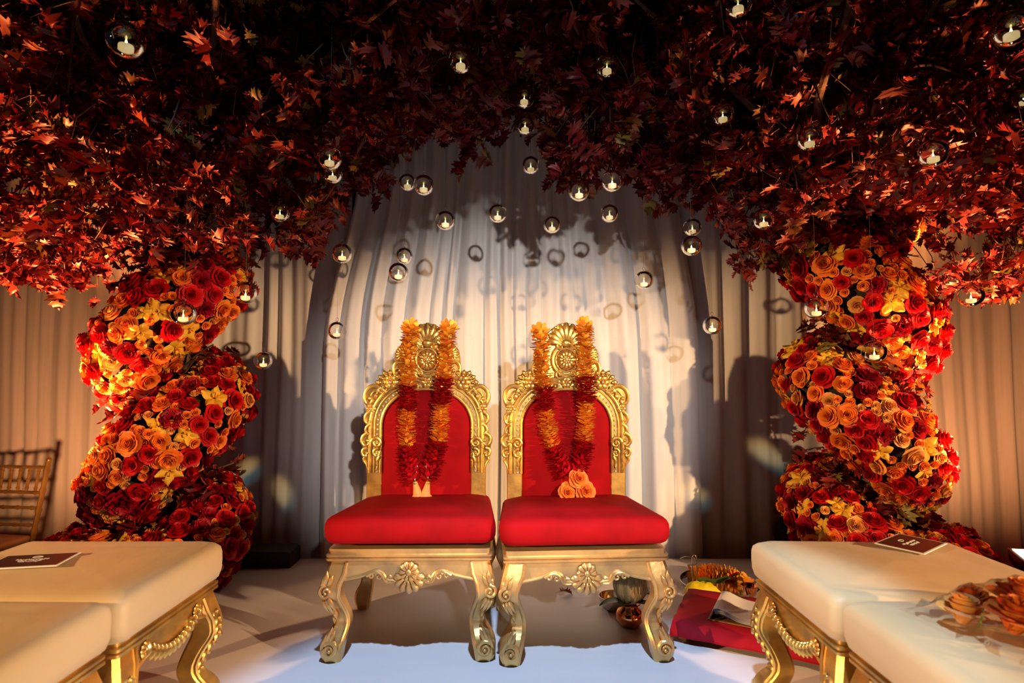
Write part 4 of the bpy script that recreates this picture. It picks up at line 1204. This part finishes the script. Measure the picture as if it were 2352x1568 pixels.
# ================================================================== bamboo ballroom chair, far left
def bamboo_chair(loc, rz):
    c = thing('bamboo_chair', 'dark gold bamboo style ballroom chair at the far left edge', 'chair', loc, rz)
    G = M['chair_gold']
    def bar(name, p, q, r=0.011, rings=3):
        p, q = Vector(p), Vector(q); n = 24; pts = [p.lerp(q, i / n) for i in range(n + 1)]
        rr = [r * (1 + 0.35 * max(0, 1 - abs(((i / n) * rings) % 1 - 0.5) * 14)) for i in range(n + 1)]
        return MB().tube(pts, rr, 8).build(name, G, c)
    for s in (-1, 1):
        bar('back_post', (s * 0.175, 0.19, 0.0), (s * 0.185, 0.20, 0.46), 0.014, 4)
        bar('back_post', (s * 0.185, 0.20, 0.46), (s * 0.215, 0.255, 0.93), 0.014, 4)
        bar('leg', (s * 0.185, -0.19, 0.0), (s * 0.185, -0.19, 0.44), 0.014, 4)
        MB().ball((s * 0.215, 0.255, 0.935), 0.016, 10, 6).build('finial', G, c)
        bar('stretcher', (s * 0.185, -0.19, 0.2), (s * 0.178, 0.19, 0.2), 0.009)
    def bx(z): return 0.185 + 0.030 * (z - 0.46) / 0.47, 0.20 + 0.055 * (z - 0.46) / 0.47
    for z in (0.89, 0.74, 0.65, 0.55):
        x, y = bx(z); bar('back_rail', (-x, y, z), (x, y, z), 0.010, 4)
    for i in range(6):
        t = -0.75 + 1.5 * i / 5
        x0, y0 = bx(0.74); x1, y1 = bx(0.89); bar('spindle', (t * x0, y0, 0.74), (t * x1, y1, 0.89), 0.008, 3)
    bar('stretcher', (-0.185, -0.19, 0.25), (0.185, -0.19, 0.25), 0.009)
    bar('stretcher', (-0.178, 0.19, 0.25), (0.178, 0.19, 0.25), 0.009)
    MB().loft([rrect(0.2, 0.19, 0.2, 0.03, z, 3) for z in (0.425, 0.43, 0.455)]).build('seat_frame', G, c)
    cushion_mesh(0.20, 0.19, 0.20, 0.455, 0.50, 0.05, 0.012, 0.006).build('seat_pad', M['chair_pad'], c, sharp=None)
bamboo_chair((-3.10, 3.30, -0.36), -0.12)

# low black case at the foot of the drape
cs = thing('black_case', 'low black case on the stage behind the left flower column', 'case', (-1.475, 3.372, 0))
MB().loft([[(x, y, z) for x, z, y in [(q[0], q[1] + 0.05, yy) for q in [(-0.21, -0.05), (0.21, -0.05), (0.21, 0.02), (0.205, 0.035), (0.19, 0.042), (-0.19, 0.042), (-0.205, 0.035), (-0.21, 0.02)]]] for yy in (-0.08, 0.08)]).build('case_body', M['black'], cs)
MB().tube([(-0.05, -0.082, 0.05), (-0.045, -0.095, 0.05), (0.045, -0.095, 0.05), (0.05, -0.082, 0.05)], 0.004, 6).build('handle', M['black'], cs)

# ================================================================== offerings on the stage floor
def on_floor(px, py, z=0.0): return on_stool(px, py, z)
# copper pot
p = on_floor(1452, 1447); p = Vector((p.x, p.y + 0.055, 0))
MBp = MB().lathe([(0.030, 0.0), (0.045, 0.004), (0.058, 0.025), (0.060, 0.045), (0.052, 0.065), (0.038, 0.076), (0.035, 0.084), (0.046, 0.092), (0.048, 0.095), (0.044, 0.095), (0.033, 0.085), (0.03, 0.06)], 32)
pot = thing('copper_pot', 'round polished copper pot holding a coconut under the right throne', 'pot', tuple(p))
MBp.build('pot_body', M['copper'], pot)
MB().tube([(0.0475 * math.cos(2 * PI * k / 28), 0.0475 * math.sin(2 * PI * k / 28), 0.094) for k in range(29)], 0.002, 6, caps=False).build('rim', M['copper'], pot)
for (a, L) in ((3.4, 0.13), (4.2, 0.11), (5.4, 0.12), (0.4, 0.10)):
    rows = []
    for j in range(7):
        t = j / 6; w = 0.028 * math.sin(PI * (0.1 + 0.88 * t)); row = []
        for s in (-1, 0, 1):
            r = 0.012 + L * t; row.append((r * math.cos(a) - s * w * math.sin(a), r * math.sin(a) + s * w * math.cos(a), 0.099 + 0.045 * t - 0.05 * t * t * (1 if L > 0.12 else 0.6) + 0.006 * abs(s)))
        rows.append(row)
    MB().grid(rows).build('mango_leaf', mat('dark_green_leaf', (0.05, 0.07, 0.025), 0.35), pot)
co = thing('coconut', 'hairy brown coconut standing on the copper pot', 'coconut', (p.x + 0.004, p.y - 0.004, 0.095), 0.4)
prof = [(0.012, 0.0), (0.045, 0.012), (0.068, 0.045), (0.074, 0.080), (0.068, 0.115), (0.052, 0.150), (0.032, 0.178), (0.014, 0.195), (0.003, 0.200)]
MB().lathe([tuple(q) for q in smooth_pts(prof, 3)], 28).build('husk', M['coconut'], co)
mb = MB(); rnd = random.Random(3)
def husk_r(z): return float(np.interp(z, [b for a, b in prof], [a for a, b in prof]))
for k in range(230):
    a = rnd.uniform(0, 2 * PI); z0 = rnd.uniform(0.01, 0.15); pts = []
    for j in range(5):
        z = z0 + j * 0.011; aa = a + 0.05 * math.sin(j + k); r = husk_r(min(z, 0.199)) + 0.0015; pts.append((r * math.cos(aa), r * math.sin(aa), min(z, 0.20)))
    mb.tube(pts, 0.0007, 3)
o = mb.build('husk_fibres', M['fibre'], co); o['kind'] = 'stuff'
# steel bowl
b0 = on_floor(1412, 1408)
bowl = thing('steel_bowl', 'shallow shiny steel bowl beside the copper pot', 'bowl', (b0.x + 0.01, b0.y + 0.06, 0))
MB().lathe([(0.03, 0.0), (0.055, 0.006), (0.068, 0.030), (0.072, 0.055), (0.074, 0.056), (0.069, 0.052), (0.062, 0.028), (0.04, 0.010), (0.005, 0.008)], 32).build('bowl_body', M['steel'], bowl)
MB().tube([(0.073 * math.cos(2 * PI * k / 32), 0.073 * math.sin(2 * PI * k / 32), 0.056) for k in range(33)], 0.002, 6, caps=False).build('rolled_rim', M['steel'], bowl)
cup = thing('steel_cup', 'small upright steel cup behind the coconut', 'cup', tuple(on_floor(1478, 1352)))
MB().lathe([(0.03, 0), (0.033, 0.003), (0.036, 0.075), (0.038, 0.078), (0.035, 0.074), (0.031, 0.006), (0.004, 0.005)], 24).build('cup_body', M['steel'], cup)
MB().tube([(0.0372 * math.cos(2 * PI * k / 24), 0.0372 * math.sin(2 * PI * k / 24), 0.078) for k in range(25)], 0.0016, 6, caps=False).build('rolled_rim', M['steel'], cup)
# fallen leaf
lf = link('fallen_oak_leaf', LEAF_ME[3], None, tuple(on_floor(1293, 1370) + Vector((-0.02, 0.0, 0.024))), (0.15, 0.1, -1.3), 0.085)
tag(lf, 'single dry dark red leaf on the floor under the right throne', 'leaf')
# low table with red cloth
A = on_floor(1545, 1470); B = on_floor(1865, 1535)
ex = (B - A).normalized(); ey = Vector((-ex.y, ex.x, 0)); ang = math.atan2(ex.y, ex.x)
lt = thing('low_table', 'low wooden table under a crimson cloth beside the right throne', 'table', tuple(A), ang)
LW, LD = 0.62, 0.42
MB().box((0.012, 0.012, 0.045), (LW - 0.012, LD - 0.012, 0.067)).build('table_top', M['wood'], lt, smooth=False)
for (x, y) in ((0.02, 0.02), (LW - 0.06, 0.02), (0.02, LD - 0.06), (LW - 0.06, LD - 0.06)):
    MB().box((x, y, 0), (x + 0.04, y + 0.04, 0.045)).build('leg', M['wood'], lt, smooth=False)
rows = []
rnd = random.Random(8)
for j in range(15):
    row = []
    for i in range(23):
        x = -0.035 + (LW + 0.07) * i / 22; y = -0.035 + (LD + 0.07) * j / 14
        over = max(0, -x, x - LW) + max(0, -y, y - LD)
        z = 0.0755 + 0.002 * math.sin(i * 1.1) * math.sin(j * 0.9) - over * 1.35
        xx = min(max(x, -0.016), LW + 0.016); yy = min(max(y, -0.016), LD + 0.016)
        row.append((xx + 0.004 * math.sin(j * 1.7), yy + 0.004 * math.sin(i * 1.3), z))
    rows.append(row)
cl = thing('red_cloth', 'crimson cloth draped over the low table beside the right throne', 'cloth', tuple(A), ang)
MB().grid(rows).build('cloth_sheet', M['red_cloth'], cl, sharp=None)
MB().tube([rows[0][i] for i in range(23)], 0.003, 5).build('hem', M['red_cloth'], cl)
# open book
bk = thing('open_book', 'open book with white pages and a green note on the red cloth', 'book', tuple(on_floor(1690, 1428, 0.078) + Vector((0, 0, 0.0))), ang - 0.05)
for s in (0, 1):
    pass
rows = []
W_, H_ = 0.31, 0.22
for j in range(9):
    v = j / 8; row = []
    for i in range(19):
        t = i / 18; x = -0.10 + W_ * t
        z = 0.030 + 0.022 * math.exp(-((t - 0.12) / 0.16) ** 2) - 0.006 * t - (0.03 * (1 - t / 0.05) if t < 0.05 else 0)
        row.append((x, -0.03 + H_ * v, z))
    rows.append(row)
MB().grid(rows).build('page', M['paper'], bk, sharp=None)
for k in range(4):
    rr = [[(x + 0.002 * k, y, z - 0.006 * (k + 1)) for x, y, z in row] for row in rows]
    MB().grid(rr).build('page', M['paper'] if k < 3 else M['wood'], bk, sharp=None)
MB().box((-0.105, -0.033, 0.0), (W_ - 0.095, H_ - 0.027, 0.004)).build('book_cover', M['wood'], bk, smooth=False)
nt_ = MB().box((0.075, 0.02, 0.036), (0.150, 0.075, 0.0366)); nt_.build('sticky_note', M['note'], bk, smooth=False)
mb = MB()
for k in range(6): mb.box((0.082, 0.028 + k * 0.008, 0.0366), (0.142, 0.030 + k * 0.008, 0.0369))
mb.build('printed_lines', M['ink'], bk, smooth=False)
# tray with marigold garland
tp = on_floor(1660, 1352)
ty = thing('steel_tray', 'round steel tray holding orange petals and leaves', 'tray', (tp.x, tp.y + 0.05, 0))
MB().lathe([(0.15, 0.0), (0.185, 0.003), (0.195, 0.020), (0.198, 0.020), (0.186, 0.005), (0.15, 0.003), (0.01, 0.003)], 40).build('tray_body', M['steel'], ty)
MB().tube([(0.1965 * math.cos(2 * PI * k / 40), 0.1965 * math.sin(2 * PI * k / 40), 0.020) for k in range(41)], 0.0025, 6, caps=False).build('tray_rim', M['steel'], ty)
pg = thing('petal_garland', 'loose orange petal garland coiled behind the steel tray', 'garland', (tp.x, tp.y + 0.14, 0.02))
strand(pg, [P(1592, 1318, tp.y + 0.13), P(1630, 1314, tp.y + 0.16), P(1668, 1318, tp.y + 0.15), P(1700, 1330, tp.y + 0.10), P(1716, 1345, tp.y + 0.03)], [(0, 0.25, 'marigold', 'orange_section'), (0.25, 0.45, 'marigold', 'orange_section'), (0.45, 1.0, 'marigold', 'orange_section')], 71)
for sp in pg.children: pass
rnd = random.Random(12)
lfv = thing('betel_leaf', 'dark green folded leaf lying on the steel tray', 'leaf', tuple(P(1640, 1338, tp.y - 0.02)), 0.2)
rows = [[(-0.09 + 0.18 * j / 8, s * 0.034 * math.sin(PI * (0.08 + 0.86 * j / 8)), 0.004 + 0.012 * abs(s) + 0.01 * math.sin(j)) for s in (-1, -0.5, 0, 0.5, 1)] for j in range(9)]
MB().grid(rows).build('leaf_blade', M['green'], lfv)
MB().tube([(-0.09 + 0.18 * j / 8, 0, 0.005 + 0.01 * math.sin(j)) for j in range(9)], 0.0016, 4).build('midrib', M['green'], lfv)
# yellow cloth
yp = on_floor(1618, 1368)
rows = []
for j in range(9):
    row = []
    for i in range(11):
        u = i / 10 * 2 - 1; v = j / 8 * 2 - 1; e = max(0, 1 - abs(u) ** 2.5) * max(0, 1 - abs(v) ** 2.5)
        row.append((0.085 * u * (1 - 0.15 * v) + rnd.gauss(0, 0.003), 0.055 * v * (1 - 0.2 * abs(u)) + rnd.gauss(0, 0.003), 0.006 + 0.045 * e ** 0.6 + rnd.gauss(0, 0.004) * (e > 0.1)))
    rows.append(row)
yo = MB().grid(rows).build('yellow_cloth_bundle', M['yellow'], loc=(yp.x, yp.y + 0.05, 0.0), sharp=None)
tag(yo, 'crumpled bright yellow cloth beside the red covered table', 'cloth')
# wire incense stand
ip = on_floor(1596, 1342)
inc = thing('wire_stand', 'thin steel wire stand with looped top beside the steel tray', 'stand', tuple(ip))
MB().tube([(-0.012, 0, 0.0), (-0.012, 0, 0.13), (-0.010, 0, 0.142), (0, 0, 0.150), (0.010, 0, 0.142), (0.012, 0, 0.13), (0.012, 0, 0.0)], 0.0028, 6).build('upright_loop', M['steel'], inc)
MB().tube([(-0.075, -0.01, 0.135), (-0.045, 0.0, 0.142), (0.0, 0.004, 0.135), (0.014, 0.0, 0.112), (0.0, 0, 0.098), (-0.04, -0.006, 0.100)], 0.0024, 6).build('side_hook', M['steel'], inc)
MB().lathe([(0.03, 0.0), (0.03, 0.004), (0.008, 0.008), (0.004, 0.012)], 20).build('stand_foot', M['steel'], inc)
# crumpled clear plastic
pp = on_floor(1563, 1402)
rows = []
for j in range(13):
    row = []
    for i in range(13):
        u = i / 12 * 2 - 1; v = j / 12 * 2 - 1; e = max(0, 1 - u * u) * max(0, 1 - v * v)
        row.append((0.075 * u + rnd.gauss(0, 0.006), 0.075 * v + rnd.gauss(0, 0.006), 0.005 + 0.07 * e ** 0.7 + abs(rnd.gauss(0, 0.013)) * (e > 0.02)))
    rows.append(row)
po = MB().grid(rows).build('plastic_bag', M['plastic'], loc=(pp.x, pp.y + 0.12, 0.0), smooth=False)
tag(po, 'crumpled clear plastic bag behind the right throne leg', 'bag')
# small copper cup near the stool leg
cp = on_floor(1722, 1368)
cc = thing('copper_cup', 'small copper cup beside the tray, against the stool leg', 'cup', tuple(cp))
MB().lathe([(0.02, 0), (0.03, 0.01), (0.036, 0.035), (0.040, 0.05), (0.042, 0.051), (0.037, 0.047), (0.028, 0.012), (0.004, 0.008)], 24).build('cup_body', M['copper'], cc)
MB().tube([(0.041 * math.cos(2 * PI * k / 24), 0.041 * math.sin(2 * PI * k / 24), 0.051) for k in range(25)], 0.0016, 6, caps=False).build('rolled_rim', M['copper'], cc)
